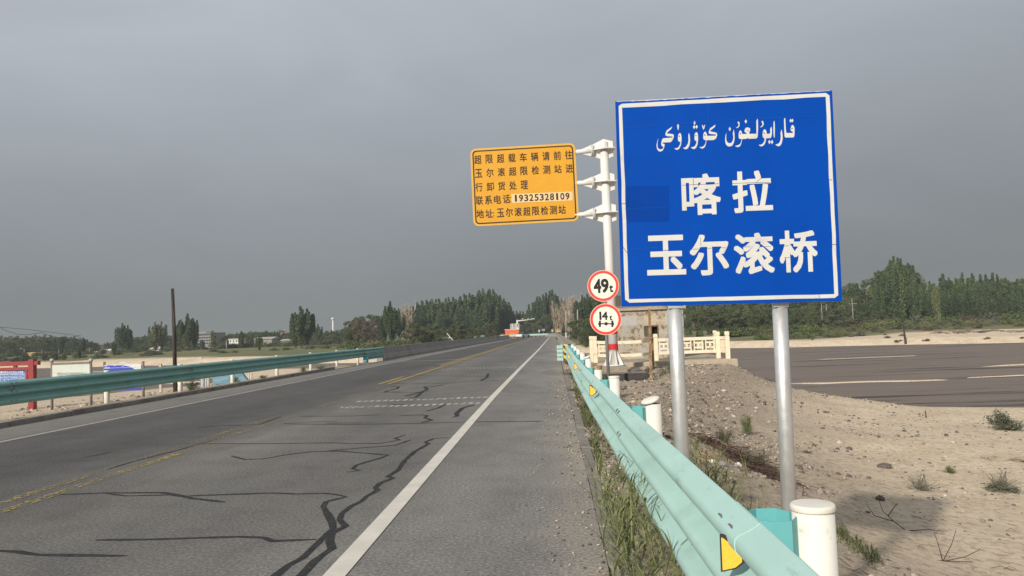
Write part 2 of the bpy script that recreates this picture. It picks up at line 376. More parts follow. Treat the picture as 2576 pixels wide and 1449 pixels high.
# painted lines
def paint(name, col, wear, wcol=(.12, .11, .10), sc=9):
    mt, nd, ln, b = nmat(name, .85, 0, .2)
    n = tex(nd, ln, sc, 8, .72); n2 = tex(nd, ln, .5, 4, .6)
    ad = nd.new('ShaderNodeMath'); ad.operation = 'MULTIPLY_ADD'; ln.new(n2.outputs['Fac'], ad.inputs[0]); ad.inputs[1].default_value = .35; ln.new(n.outputs['Fac'], ad.inputs[2])
    r = rampn(nd, ln, ad.outputs[0], [(wear, (1, 1, 1)), (wear + .07, (0, 0, 0))])
    n3 = tex(nd, ln, 3, 6, .6); rr = rampn(nd, ln, n3.outputs['Fac'], [(.3, tuple(x * .82 for x in col)), (.7, col)])
    ln.new(rr.outputs[0], b.inputs['Base Color']); tr = nd.new('ShaderNodeBsdfTransparent'); ms = nd.new('ShaderNodeMixShader'); ln.new(r.outputs[0], ms.inputs[0]); ln.new(b.outputs[0], ms.inputs[1]); ln.new(tr.outputs[0], ms.inputs[2]); ln.new(ms.outputs[0], nd['Material Output'].inputs['Surface']); return mt
M_WHITE = paint('white_line_paint', (.66, .62, .55), .42); M_WHITE2 = paint('dull_line_paint', (.36, .34, .31), .50, sc=14)
M_YEL = paint('yellow_line_paint', (.44, .31, .09), .55); M_YELW = paint('worn_yellow_paint', (.40, .31, .12), .665, sc=20); M_YELF = paint('faded_yellow_paint', (.40, .32, .13), .72, sc=24)
def line(latw, s0, s1, name, mat, z=.006):
    ss = [s0] + [q for q in SS if s0 < q < s1] + [s1]
    cl = latw if callable(latw) else (lambda s: latw)
    vs, fs = [], []
    for s in ss:
        a, w = cl(s)
        for q in (a - w / 2, a + w / 2):
            p = road_pt(s, q); vs.append((p.x, p.y, z))
    for i in range(len(ss) - 1): fs.append((2 * i, 2 * i + 1, 2 * i + 3, 2 * i + 2))
    me = bpy.data.meshes.new(name); me.from_pydata(vs, [], fs); me.materials.append(mat)
    o = bpy.data.objects.new(name, me); C.objects.link(o); return tag(o, kind='structure')
line(lambda s: (np.interp(s, [0, 5, 18, 33, 42, 60, 200], [-1.45, -1.452, -1.497, -1.449, -1.40, -1.30, -1.0]), .15), -20, 238, 'lane_edge_line', M_WHITE)
line(lambda s: (np.interp(s, [0, 12, 40, 60, 200], [-9.25, -9.264, -9.42, -9.5, -9.5]), .14), -20, 244, 'lane_edge_line', M_WHITE2)
line(lambda s: (-5.25, .15), -10, 10.5, 'centre_line', M_YELW); line(lambda s: (-5.56, .15), -10, 8.9, 'centre_line', M_YELW)
line(lambda s: (-5.30, .14), 10.5, 24.6, 'centre_line', M_YELF); line(lambda s: (-5.60, .14), 8.9, 15, 'centre_line', M_YELF)
yl = lambda s: (np.interp(s, [24, 45, 100, 200], [-5.36, -5.35, -5.3, -5.2]), .14)
line(yl, 24.6, 240, 'centre_line', M_YEL); line(lambda s: (yl(s)[0] - .32, .13), 24.6, 28.6, 'centre_line', M_YEL)
line(lambda s: (yl(s)[0] - .32, .13), 34, 38, 'centre_line', M_YELW); line(lambda s: (yl(s)[0] - .32, .13), 38, 240, 'centre_line', M_YEL)
# transverse rumble dashes
mbd = MB()
def dashes(s0, n, x0, x1, L, w, slant=0.0):
    for i in range(n):
        x = x0 + (x1 - x0) * i / (n - 1); L2 = L * random.uniform(.8, 1.1)
        mbd.add([(x, s0, .006), (x + w, s0, .006), (x + w + slant, s0 + L2, .006), (x + slant, s0 + L2, .006)], [(0, 1, 2, 3)])
dashes(16.45, 20, -4.75, -1.75, .42, .10); dashes(17.9, 20, -4.72, -1.72, .42, .10); dashes(32.7, 20, -4.8, -1.75, .42, .08); dashes(33.9, 20, -4.8, -1.75, .42, .08)
M_DASH = paint('dash_paint', (.50, .48, .45), .60, sc=7)
tag(mbd.build('rumble_marking', M_DASH), kind='structure')
# bridge expansion joint
line_j = MB(); line_j.add([(-10.9, 45.6, .005), (.28, 45.2, .005), (.28, 46.0, .005), (-10.9, 46.5, .005)], [(0, 1, 2, 3)])
line_j.add([(-10.9, 88, .005), (.28, 88, .005), (.28, 88.8, .005), (-10.9, 88.8, .005)], [(0, 1, 2, 3)])
tag(line_j.build('expansion_joint', simple('joint_concrete', (.205, .19, .17), .9, var=.15)), kind='structure')
# tar crack seals
M_TAR = simple('crack_sealer', (.036, .036, .038), .8, var=.35, scale=12, spec=.12, dirt=((.095, .091, .086), 16, .56, .14))
z3 = lambda x, y: ((x / 1.717) / 1.5652, (y / 1.717 + 1500) / 1.5652)
z4 = lambda x, y: ((x / 1.669 + 1000) / 1.5652, (y / 1.669 + 1400) / 1.5652)
SEALS = [
 (z3, .058, [(-160, 1140), (0, 1150), (120, 1155), (260, 1178), (500, 1180), (860, 1183)]),
 (z3, .058, [(645, 1076), (1000, 1073), (1600, 1055), (1780, 1060), (1850, 1082), (2000, 1078), (2140, 1072)]),
 (z3, .06, [(395, 770), (700, 758), (1100, 755), (1190, 768), (1300, 795), (1520, 820)]),
 (z3, .05, [(720, 763), (850, 778), (1150, 771), (1290, 790)]),
 (z3, .055, [(1250, 778), (1500, 770), (1850, 758), (2000, 765), (2200, 760), (2260, 768), (2345, 785)]),
 (z3, .062, [(2345, 785), (2270, 800), (2205, 818), (2185, 850), (2215, 900), (2245, 960), (2252, 1000), (2150, 1100), (2050, 1195), (1950, 1250), (1860, 1319), (1780, 1390)]),
 (z4, .060, [(1298, 540), (1240, 541), (1180, 547), (1125, 570), (1148, 580), (1060, 630), (990, 690), (950, 750), (880, 795), (915, 806), (830, 838), (800, 868), (815, 885), (740, 925), (720, 950), (640, 990), (575, 1040), (560, 1080), (605, 1120), (520, 1170), (495, 1220), (512, 1270), (400, 1350), (310, 1449), (260, 1500)]),
 (z4, .055, [(-150, 660), (-60, 684), (60, 680), (200, 655), (380, 632), (560, 628), (800, 648), (880, 655), (830, 675), (740, 700), (670, 722), (650, 745), (690, 755), (610, 768)]),
 (z4, .048, [(-370, 580), (0, 580), (520, 574), (620, 578), (830, 578), (960, 555), (925, 545), (995, 522)]),
 (z4, .048, [(480, 628), (700, 608), (930, 590), (1030, 555)]),
 (z4, .06, [(190, 450), (630, 453), (1000, 448), (1400, 437)]), (z4, .04, [(190, 448), (350, 437), (550, 433)]), (z4, .04, [(470, 447), (600, 443), (720, 443)]),
 (z4, .05, [(305, 400), (640, 398), (830, 390)]), (z4, .07, [(957, 395), (1100, 390), (1140, 395), (1120, 410), (1170, 425), (1100, 442)]),
 (z4, .07, [(880, 317), (1060, 328), (1220, 325), (1265, 318), (1210, 345), (1130, 367)]), (z4, .1, [(1300, 407), (1335, 400), (1330, 380), (1370, 345), (1445, 325)]),
 (z4, .09, [(890, 200), (950, 205), (940, 218), (872, 234), (860, 242), (960, 238)]), (z4, .05, [(775, 240), (1060, 243), (1110, 238), (1170, 235)]),
 (z4, .1, [(995, 268), (1080, 245), (1140, 225), (1120, 205), (1165, 207), (1250, 192)]), (z4, .08, [(1020, 278), (1060, 275), (1078, 264), (1110, 236)]),
 (z4, .06, [(890, 185), (1250, 185), (1400, 170), (1660, 163)]), (z4, .1, [(1490, 165), (1530, 145), (1540, 118)]), (z4, .04, [(1000, 128), (1300, 134), (1560, 140)]),
 (z4, .05, [(1400, 437), (1900, 432)]), (z3, .03, [(1330, 318), (1500, 303), (1750, 296), (1900, 242)]), (z3, .03, [(565, 518), (640, 505), (750, 480)]), (z3, .025, [(720, 600), (900, 545), (1200, 470), (1500, 385)]),
]
mbt = MB()
for _k, (fn, w, pts) in enumerate(SEALS):
    zz = .0015 + .00012 * _k
    P = [ground(*fn(*p)) for p in pts]
    # densify with a little wander
    Q = []
    for a, b2 in zip(P[:-1], P[1:]):
        n = max(1, int((b2 - a).length / .12)); 
        for k in range(n): Q.append(a.lerp(b2, k / n) + Vector((random.gauss(0, .003), random.gauss(0, .003), 0)))
    Q.append(P[-1]); vs = []
    for i, p in enumerate(Q):
        t = (Q[min(i + 1, len(Q) - 1)] - Q[max(i - 1, 0)]).normalized(); nrm = Vector((-t.y, t.x, 0))
        ww = w * (1 if 0 < i < len(Q) - 1 else .5) * random.uniform(.78, 1.2)
        vs += [(p.x - nrm.x * ww / 2, p.y - nrm.y * ww / 2, zz), (p.x + nrm.x * ww / 2, p.y + nrm.y * ww / 2, zz)]
    mbt.add(vs, [(2 * i, 2 * i + 1, 2 * i + 3, 2 * i + 2) for i in range(len(Q) - 1)])
tag(mbt.build('crack_sealing', M_TAR), kind='structure')

# ------------------------------------------------------------------ bridge
M_CONC = simple('parapet_concrete', (.30, .275, .245), .92, var=.14, scale=2.2, dirt=((.19, .17, .15), 1.1, .5, .25), bumpv=.2)
M_RED = simple('red_joint_paint', (.38, .07, .06), .8, var=.3, scale=8)
br = thing('bridge', (-5.4, 48, 0), 'long low road bridge with grey concrete parapets crossing the muddy river', 'bridge')
def parapet(xf, s0, s1, inward, seglen, red):
    """safety-shape barrier: profile swept along the road edge in cast segments"""
    prof = [(0, -.3), (0, .08), (.05, .2), (.17, .42), (.22, .85), (.40, .85), (.40, -.3)]
    mb = MB(); s = s0; k = 0; joints = []
    while s < s1 - .1:
        e_ = min(s + seglen, s1) - .03; vs = []; ss = [s, (s + e_) / 2, e_]; n = len(prof)
        for q in ss:
            for dx, z in prof:
                p = road_pt(q, xf(q) - inward * dx); vs.append((p.x, p.y, z))
        fs = [(i * n + j, i * n + (j + 1) % n, (i + 1) * n + (j + 1) % n, (i + 1) * n + j) for i in range(2) for j in range(n)]
        if inward < 0: fs = [f[::-1] for f in fs]
        fs += [tuple(range(n)) if inward > 0 else tuple(reversed(range(n))), tuple(2 * n + i for i in (reversed(range(n)) if inward > 0 else range(n)))]
        mb.add(vs, fs); joints.append(s); s += seglen; k += 1
    o = mb.build('parapet', M_CONC, br)
    if red:
        for s in joints[:4]:
            r = MB(); n = len(prof) - 2; vs = []
            for q in (s + .02, s + .17):
                for dx, z in prof[:n]:
                    p = road_pt(q, xf(q) - inward * (dx - .004)); vs.append((p.x, p.y, z))
            r.add(vs, [(j, j + 1, n + j + 1, n + j) for j in range(n - 1)]); ro = r.build('painted_joint', M_RED, br); ro['label'] = 'red painted joint line'
    return o
parapet(lambda s: np.interp(s, [50, 217], [-11.35, -10.9]), 50.5, 205, 1, 9.6, True)
parapet(lambda s: np.interp(s, [36, 60, 200], [.62, .62, .75]), 37.5, 205, -1, 9.6, False)
M_DECK = simple('deck_concrete', (.27, .25, .225), .9, var=.15)
dk = MB(); dk.box((-11.7, 46, -.95), (1.0, 131, -.08)); dk.build('deck', M_DECK, br)
for y in (47, 60, 74, 88, 102, 116, 130):
    p = MB()
    for x in (-9.5, -1.2): p.tube([(x, y, -3.2), (x, y, -1.25)], .55, 16)
    p.bbox((-11.2, y - .7, -1.35), (.5, y + .7, -.95), .05); p.build('pier', M_DECK, br)

# ------------------------------------------------------------------ guardrails
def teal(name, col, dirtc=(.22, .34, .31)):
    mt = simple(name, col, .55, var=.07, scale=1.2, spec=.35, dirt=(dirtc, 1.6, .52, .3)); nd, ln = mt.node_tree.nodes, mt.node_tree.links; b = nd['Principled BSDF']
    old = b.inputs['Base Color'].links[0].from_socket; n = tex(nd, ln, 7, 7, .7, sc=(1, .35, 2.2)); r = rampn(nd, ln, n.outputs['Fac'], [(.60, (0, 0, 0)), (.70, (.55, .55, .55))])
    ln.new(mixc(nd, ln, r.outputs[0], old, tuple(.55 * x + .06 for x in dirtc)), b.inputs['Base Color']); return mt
M_TEAL = teal('pale_teal_paint', (.40, .60, .55), (.31, .47, .43)); M_TEAL2 = teal('strong_teal_paint', (.14, .44, .45), (.12, .33, .33)); M_TEALD = teal('shaded_teal_paint', (.22, .43, .385), (.17, .31, .28))  # M_TEALD: left rail's teal, its shade put into a darker base colour
M_BOLT = simple('bolt_steel', (.21, .195, .19), .6, .3, var=.3, scale=40)
M_POST = simple('white_post_paint', (.74, .72, .66), .55, var=.05, scale=3, dirt=((.50, .45, .37), 7, .60, .09))
M_CAP = simple('cap_paint', (.72, .68, .60), .6, var=.06, scale=8)
M_REFL = simple('amber_reflector', (.88, .50, .05), .4, var=.10, scale=90, spec=.5)
M_REFW = simple('grey_reflector', (.42, .40, .37), .5, var=.12, scale=60)
M_BLK = simple('black_backing', (.03, .03, .03), .6)
M_RUST = simple('rusty_steel', (.26, .15, .075), .9, var=.45, scale=9, dirt=((.40, .30, .18), 6, .52, .12))
# thrie-beam section: (forward depth, height offset from centre)
SEC = []
for k in range(3):
    z0 = .192 - .192 * k
    if k == 0: SEC += [(.0, .262), (.012, .252), (.040, .236), (.072, .222)]
    else: SEC += [(.04, z0 + .046), (.072, z0 + .031)]
    SEC += [(.083, z0 + .018), (.085, z0), (.083, z0 - .018), (.072, z0 - .031), (.04, z0 - .046)]
    if k < 2: SEC += [(.012, z0 - .065), (.0, z0 - .082), (.0, z0 - .110), (.012, z0 - .127)]
SEC += [(.012, -.252), (.0, -.262)]
def beam(path, zc, side, y0, y1, mats, parent, bolts=True, sec=SEC, proud=.0, sub=8, th=.004, z_of=None):
    """one rolled panel from y0 to y1; side=+1: road lies at -x (right rail), -1: road at +x"""
    mb = MB(); ys = np.linspace(y0, y1, sub + 1); n = len(sec); vs = []
    zf = z_of or (lambda y: zc)
    for y in ys:
        for d, z in sec: vs.append((path(y) - side * (d + proud), y, zf(y) + z))
    for y in ys:
        for d, z in sec: vs.append((path(y) - side * (d + proud - th), y, zf(y) + z))
    N = n * len(ys); fs = []
    for i in range(len(ys) - 1):
        for j in range(n - 1):
            q = (i * n + j, i * n + j + 1, (i + 1) * n + j + 1, (i + 1) * n + j); fs.append(q if side < 0 else q[::-1])
            q2 = tuple(N + t for t in q); fs.append(q2[::-1] if side < 0 else q2)
    rim = []
    for i in range(len(ys) - 1):
        for j in (0, n - 1): rim.append((i * n + j, (i + 1) * n + j, N + (i + 1) * n + j, N + i * n + j))
    for i in (0, len(ys) - 1):
        for j in range(n - 1): rim.append((i * n + j, i * n + j + 1, N + i * n + j + 1, N + i * n + j))
    mb.add(vs, rim, 0, False)
    mb.add(vs, fs, 0, True)
    if bolts:   # slotted bolt heads, a pair on every ridge beside each splice
        for yb in (y1 - .20, y1 - .05):
            for zo in (.192, 0, -.192):
                x = path(yb) - side * (.0905 + proud); el = []
                for k in range(12):
                    a = 2 * math.pi * k / 12; el.append((x + side * (.012 + .010 * math.sin(a)), yb + .040 * math.cos(a), zf(yb) + zo + .026 + .013 * math.sin(a)))
                mb.add(el, [tuple(range(12)) if side < 0 else tuple(reversed(range(12)))], 1)
    return mb.build('beam_panel', mats, parent)
def reflector(x, y, z, mats, parent, side, size=1.0):
    """trapezoid delineator standing in the beam's valley, facing the oncoming driver"""
    M = Matrix.Translation((x, y, z)) @ Matrix.Rotation(R(22 * side), 4, 'Z') @ Matrix.Rotation(R(90), 4, 'X')
    mb = MB(); s = size
    mb.prism([(-.038 * s, -.060 * s), (.012 * s, -.046 * s), (.040 * s, -.024 * s), (.042 * s, .012 * s), (-.022 * s, .062 * s), (-.036 * s, .064 * s)], -.018, .0, 1, M)
    mb.prism([(-.031 * s, -.053 * s), (.011 * s, -.040 * s), (.034 * s, -.020 * s), (.035 * s, .009 * s), (-.024 * s, .054 * s), (-.030 * s, .056 * s)], .0, .004, 0, M)
    return mb.build('reflector', mats, parent)
def rail_post(parent, x, y, top, r, cap='on', lean=0.0, base=None):
    base = hz(x, y) - .4 if base is None else base
    mb = MB(); mb.tube([(x + lean * (top - base), y, base), (x, y, top - .012)], r, 22); p = mb.build('post', M_POST, parent)
    if cap == 'on':
        c = MB(); c.tube([(x, y, top - .011), (x, y, top - .009), (x, y, top + .002), (x, y, top + .007), (x, y, top + .011)], [r * 1.06, r * 1.07, r * 1.075, r * 1.05, r * .99], 28); c.tube([(x, y, top + .0111), (x, y, top + .0135)], [r * .99, r * .5], 28, smooth=False); c.build('cap', M_CAP, p)
    elif cap == 'tilted':
        p['label'] = 'white post with its lid tipped open'
        c = MB(); T = Matrix.Translation((x - r * .28, y - r * .1, top + .018)) @ Matrix.Rotation(R(-16), 4, 'Y') @ Matrix.Rotation(R(8), 4, 'X')
        c.tube([T @ Vector((0, 0, q)) for q in (-.012, -.01, .004, .012, .016)], [r * 1.0, r * 1.12, r * 1.15, r, r * .5], 24)
        # a flat ring does not bend with the axis, so rebuild square to it
        c.build('cap', M_CAP, p)
        d = MB(); d.tube([(x, y, top - .011), (x, y, top - .0105)], r * .9, 20); d.build('hollow_shade_disc', M_BLK, p)  # black disc painted in place of the shade inside the open post
    elif cap == 'rust':
        p['label'] = 'white post with a rusted open top'
        c = MB(); c.tube([(x, y, top - .07), (x, y, top - .005)], r * 1.012, 22, cap=False); c.tube([(x, y, top - .011), (x, y, top - .0105)], r * .9, 20); c.build('rust_ring', M_RUST, p)
    return p
def spacer(parent, x0, x1, y, z0, z1, mat):
    """open hexagonal block-out between post and beam"""
    mb = MB(); w = .098; cxm = (x0 + x1) / 2; d = abs(x1 - x0) / 2
    def hexa(k): return [(cxm - d * k, y - w * .55 * k), (cxm - d * .35 * k, y - w * k), (cxm + d * .55 * k, y - w * k), (cxm + d * k, y - w * .4 * k), (cxm + d * k, y + w * .4 * k), (cxm + d * .55 * k, y + w * k), (cxm - d * .35 * k, y + w * k), (cxm - d * k, y + w * .55 * k)]
    a, b2 = hexa(1), hexa(.955); n = len(a)
    vs = [(p[0], p[1], z) for z in (z0, z1) for p in a] + [(p[0], p[1], z) for z in (z0, z1) for p in b2]
    fs = []
    for i in range(n):
        j = (i + 1) % n; fs += [(i, j, n + j, n + i), (2 * n + j, 2 * n + i, 3 * n + i, 3 * n + j), (n + i, n + j, 3 * n + j, 3 * n + i), (j, i, 2 * n + i, 2 * n + j)]
    mb.add(vs, fs); return mb.build('spacer_block', mat, parent)
# right-hand rail
rr = thing('guardrail', (.62, 2.7, 0), 'pale teal three-wave guardrail with white capped posts beside the blue sign', 'guardrail')
PYR = [2.74, 6.53, 10.09, 13.37, 17.13, 20.94, 25.0, 29.0, 32.9]; PXR = [.865, .80, .755, .73, .73, .745, .765, .775, .775]
railx = lambda y: float(np.interp(y, [-3, 2.7, 6.5, 10, 13.4, 17, 21, 25, 33], [.655, .645, .592, .552, .525, .515, .52, .53, .535]))
ends = [-1.2] + PYR
for i in range(len(ends) - 1): beam(railx, .588, 1, ends[i] - .16, ends[i + 1] + .16, [M_TEAL, M_BOLT], rr, proud=.0045 if i % 2 else 0)
for i, (x, y) in enumerate(zip(PXR, PYR)):
    rail_post(rr, x, y, .872 if i else .862, .070, {1: 'tilted', 3: 'rust', 4: 'tilted'}.get(i, 'on'), lean=.0)
    spacer(rr, railx(y) + .002, x - .064, y + .01, .34, .835, M_TEAL2)
for px, py in ((1840, 1396), (1491, 983), (1449, 922), (1431, 896), (1422, 884)):
    p = None
    for X in (.60, .56, .53): p = atx(px, py, X); p = atx(px, py, railx(p.y) - .080)
    reflector(p.x, p.y, p.z, [M_REFL, M_BLK], rr, -1, 1.0 if p.y < 6 else 1.15)
# chevron-striped end where the rail meets the parapet, and the slatted teal transition plate
mt, nd, ln, b = nmat('chevron_stripes', .5, 0, .4)
g = nd.new('ShaderNodeNewGeometry'); sx = nd.new('ShaderNodeSeparateXYZ'); ln.new(g.outputs['Position'], sx.inputs[0])
q = nd.new('ShaderNodeMath'); q.operation = 'MULTIPLY_ADD'; ln.new(sx.outputs['X'], q.inputs[0]); q.inputs[1].default_value = .8; ln.new(sx.outputs['Z'], q.inputs[2])
q2 = nd.new('ShaderNodeMath'); q2.operation = 'PINGPONG'; q2.inputs[1].default_value = .14; ln.new(q.outputs[0], q2.inputs[0])
q3 = nd.new('ShaderNodeMath'); q3.operation = 'GREATER_THAN'; q3.inputs[1].default_value = .07; ln.new(q2.outputs[0], q3.inputs[0])
ln.new(mixc(nd, ln, q3.outputs[0], (.03, .03, .03), (.75, .48, .03)), b.inputs['Base Color']); M_CHEV = mt
mb = MB()
A = ground(1414, 900, .12); 
Mx = Matrix.Translation((.36, 33.5, 0))
# flared cross-section: wraps from the road face round to the back of the rail
mb.prism([(.02, -.10), (.20, -.16), (.34, -.16), (.34, -.11), (.22, -.11), (.06, -.05)], .20, .90, 0, Mx)
mb.build('end_terminal', M_CHEV, rr)
mb = MB()
for k in range(4): mb.bbox((.10, 34.0, .17 + .178 * k), (.37, 34.06, .31 + .178 * k), .02); mb.bbox((.30, 34.06, .17 + .178 * k), (.37, 37.4, .31 + .178 * k), .015)
mb.box((.13, 34.06, .15), (.17, 34.10, .86)); mb.build('transition_plate', M_TEAL, rr)
# left-hand rail
lr = thing('guardrail', (-11.9, 20, 0), 'shaded teal three-wave guardrail along the far left edge of the road', 'guardrail')
lpath = lambda y: float(np.interp(y, [4, 16, 30, 44, 50], [-12.05, -11.86, -11.80, -11.55, -11.42])); lz = lambda y: .606
PYL = [8.2, 12.2, 16.2, 20.33, 24.4, 28.4, 32.9, 37.3, 41.6, 45.8]
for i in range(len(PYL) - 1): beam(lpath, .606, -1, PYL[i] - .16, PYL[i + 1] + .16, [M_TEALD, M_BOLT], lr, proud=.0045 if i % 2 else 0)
beam(lpath, .606, -1, 45.7, 50.9, [M_TEALD, M_BOLT], lr)
SEC2 = [(d, z) for d, z in SEC if z < .03]
beam(lpath, .33, -1, 46.2, 50.9, [M_TEALD, M_BOLT], lr, bolts=False, sec=[(d, z) for d, z in SEC if z > -.17], sub=4)
mb = MB(); mb.tube([(-11.43, 46.2, .02), (-11.43, 46.2, .36)], .16, 18); mb.build('buffer_end', M_TEAL2, lr)
for y in PYL[1:]:
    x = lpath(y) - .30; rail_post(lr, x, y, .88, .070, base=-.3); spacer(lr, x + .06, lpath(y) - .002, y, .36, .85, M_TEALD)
for px, py in ((27, 974), (479, 931), (750, 902)):
    p = atx(px, py, -11.75); p = atx(px, py, lpath(p.y) + .04); reflector(p.x, p.y, p.z, [M_REFW, M_BLK], lr, 1, 1.5)

# ------------------------------------------------------------------ lettering
_gl = {}
def glyph(ch, bold):
    k = (ch, bold)
    if k in _gl: return _gl[k]
    cu = bpy.data.curves.new('glyph', 'FONT'); cu.body = ch; cu.size = 1; cu.resolution_u = 3
    o = bpy.data.objects.new('glyph', cu); C.objects.link(o); dg = bpy.context.evaluated_depsgraph_get()
    me = bpy.data.meshes.new_from_object(o.evaluated_get(dg)); v = [(p.co.x, p.co.y) for p in me.vertices]; f = [tuple(q.vertices) for q in me.polygons]
    bpy.data.objects.remove(o); bpy.data.curves.remove(cu); bpy.data.meshes.remove(me)
    V, Fc = [], []
    offs = [(0, 0)] + ([(bold * i, bold * j) for i in (-1, 0, 1) for j in (-1, 0, 1) if i or j] if bold else [])
    for k2, (ox, oy) in enumerate(offs):
        n = len(V); V += [(x + ox, y + oy, k2) for x, y in v]; Fc += [tuple(i + n for i in q) for q in f]
    xs = [p[0] for p in V]; ys = [p[1] for p in V]; x0, x1, y0, y1 = min(xs), max(xs), min(ys), max(ys)
    out = ([((x - x0) / (x1 - x0) - .5, (y - y0) / (y1 - y0) - .5, z) for x, y, z in V], Fc); _gl[k] = out; return out
class Plane:
    """sign face: local (u right, v up) metres; px() maps a surveyed pixel on to it"""
    def __init__(s, c, yaw=0, pitch=0, roll=0):
        ca, sa = math.cos(yaw), math.sin(yaw); s.o = Vector(c); ex = Vector((ca, sa, 0)); n = Vector((sa, -ca, 0))
        ez = Vector((0, 0, 1)) * math.cos(pitch) + n * math.sin(pitch)
        s.ex = ex * math.cos(roll) + ez * math.sin(roll); s.ez = ez * math.cos(roll) - ex * math.sin(roll); s.n = s.ex.cross(s.ez)
        s.M = Matrix((s.ex, s.ez, s.n)).transposed().to_4x4(); s.M.translation = s.o
    def px(s, x, y):
        d = ray(x, y); t = (s.o - CAMPOS).dot(s.n) / d.dot(s.n); p = CAMPOS + d * t - s.o; return p.dot(s.ex), p.dot(s.ez)
    def char(s, mb, ch, cu, cv, w, h, bold, lift, mi=0, dz=.00006):
        v, f = glyph(ch, bold); mb.add([s.M @ Vector((cu + a * w, cv + b2 * h, lift + k * dz)) for a, b2, k in v], f, mi)
    def poly(s, mb, pts, lift, mi=0, holes=(), th=.0004):
        a = sum(pts[i][0] * pts[(i + 1) % len(pts)][1] - pts[(i + 1) % len(pts)][0] * pts[i][1] for i in range(len(pts)))
        mb.prism(pts if a > 0 else pts[::-1], lift - th, lift, mi, s.M, holes)
def zf(ox, oy, sc): return lambda x, y: ((x / sc + ox) / 1.56522, (y / sc + oy) / 1.56522)
def rrect(w, h, r, n=5):
    out = []
    for cx_, cy_, a0 in ((w / 2 - r, h / 2 - r, 0), (-w / 2 + r, h / 2 - r, 90), (-w / 2 + r, -h / 2 + r, 180), (w / 2 - r, -h / 2 + r, 270)):
        out += [(cx_ + r * math.cos(R(a0 + 90 * k / n)), cy_ + r * math.sin(R(a0 + 90 * k / n))) for k in range(n + 1)]
    return out
def label_char(pl, mb, fn, ch, x, y, w, h, bold, lift, mi=0):
    """character whose centre / size were read in zoomed-photo pixels"""
    a = pl.px(*fn(x - w / 2, y)); b2 = pl.px(*fn(x + w / 2, y)); c = pl.px(*fn(x, y - h / 2)); d = pl.px(*fn(x, y + h / 2)); o = pl.px(*fn(x, y))
    pl.char(mb, ch, o[0], o[1], abs(b2[0] - a[0]), abs(c[1] - d[1]), bold, lift, mi)

# ------------------------------------------------------------------ blue bridge-name sign
M_BLUE, nd, ln, b = nmat('blue_sheeting', .6, 0, .06)
n = tex(nd, ln, 2.2, 5, .6); n2 = tex(nd, ln, 60, 3, .5, sc=(1, 1, .12)); n3 = tex(nd, ln, 11, 8, .7); nw = tex(nd, ln, 28, 2, .5)
r = rampn(nd, ln, n.outputs['Fac'], [(.3, (.0006, .052, .33)), (.7, (.0008, .064, .395))])
r2 = rampn(nd, ln, nw.outputs['Fac'], [(.785, (0, 0, 0)), (.80, (1, 1, 1))])
ln.new(mixc(nd, ln, r2.outputs[0], r.outputs[0], (.25, .4, .65)), b.inputs['Base Color']); bump(nd, ln, b, n3.outputs['Fac'], .04, .004)
M_BLUE2 = simple('blue_patch_sheeting', (.0008, .044, .29), .6, var=.12, scale=5, spec=.06)
M_SHEET = simple('white_sheeting', (.60, .595, .565), .6, var=.06, scale=7, spec=.1, dirt=((.47, .455, .42), 6, .58, .15))
M_GALV, nd, ln, b = nmat('galvanised_steel', .42, .65, .5)
n = tex(nd, ln, 5, 6, .65, sc=(1, 1, .5)); r = rampn(nd, ln, n.outputs['Fac'], [(.3, (.54, .54, .54)), (.6, (.67, .67, .665)), (.75, (.58, .55, .50))]); ln.new(r.outputs[0], b.inputs['Base Color'])
n = tex(nd, ln, 14, 4, .6); rr_ = rampn(nd, ln, n.outputs['Fac'], [(.3, (.36,) * 3), (.7, (.55,) * 3)]); ln.new(rr_.outputs[0], b.inputs['Roughness'])
M_ALU = simple('aluminium_edge', (.52, .53, .55), .5, .5)
BS = Plane((1.056, 4.6, 2.242), R(-2.621), R(-.345), R(-.904)); BW, BH = 1.273, 1.249
bs = thing('road_sign', (1.05, 4.65, hz(1.05, 4.65)), 'large square blue bridge name sign with white lettering on two steel posts', 'road sign')
mb = MB(); 
# slightly ragged upper edge where the sheeting has chipped
top = [(BW / 2 - BW * k / 60, BH / 2 - (0 if k in (0, 60) else .0025 + .004 * abs(random.gauss(0, .6)))) for k in range(61)]
mb.prism([(-BW / 2, -BH / 2), (BW / 2, -BH / 2)] + top, -.0012, .0, 0, BS.M)
mb.prism([(-BW / 2, -BH / 2), (BW / 2, -BH / 2), (BW / 2, BH / 2), (-BW / 2, BH / 2)], -.014, -.0012, 1, BS.M)
mb.build('board', [M_BLUE, M_ALU], bs)
zb1, zb2, zbu, zbl = zf(2350, 330, 2.542), zf(2350, 880, 2.576), zf(2580, 440, 4.441), zf(2600, 640, 4.684)
mb = MB()   # white border band with clipped corners, split by sheet joints
def bord(k): return None
oc = [BS.px(*zb1(218, 222)), BS.px(*zb1(252, 200)), BS.px(*zb1(2292, 92)), BS.px(*zb1(2328, 118)), BS.px(*zb2(2448, 728)), BS.px(*zb2(2412, 755)), BS.px(*zb2(330, 804)), BS.px(*zb2(287, 772))]
ic = [BS.px(*zb1(252, 240)), BS.px(*zb1(2290, 130)), BS.px(*zb2(2408, 716)), BS.px(*zb2(326, 768))]
def wob_(l, n=9, a=.0011):
    out = []
    for p, q in zip(l, l[1:] + l[:1]):
        L = math.hypot(q[0] - p[0], q[1] - p[1]); k = max(1, int(L / .11)); dx, dy = -(q[1] - p[1]) / L, (q[0] - p[0]) / L
        for i in range(k): j = random.gauss(0, a) if i else 0; out.append((p[0] + (q[0] - p[0]) * i / k + dx * j, p[1] + (q[1] - p[1]) * i / k + dy * j))
    return out
BS.poly(mb, wob_(oc), .0014, 0, [wob_(ic)])

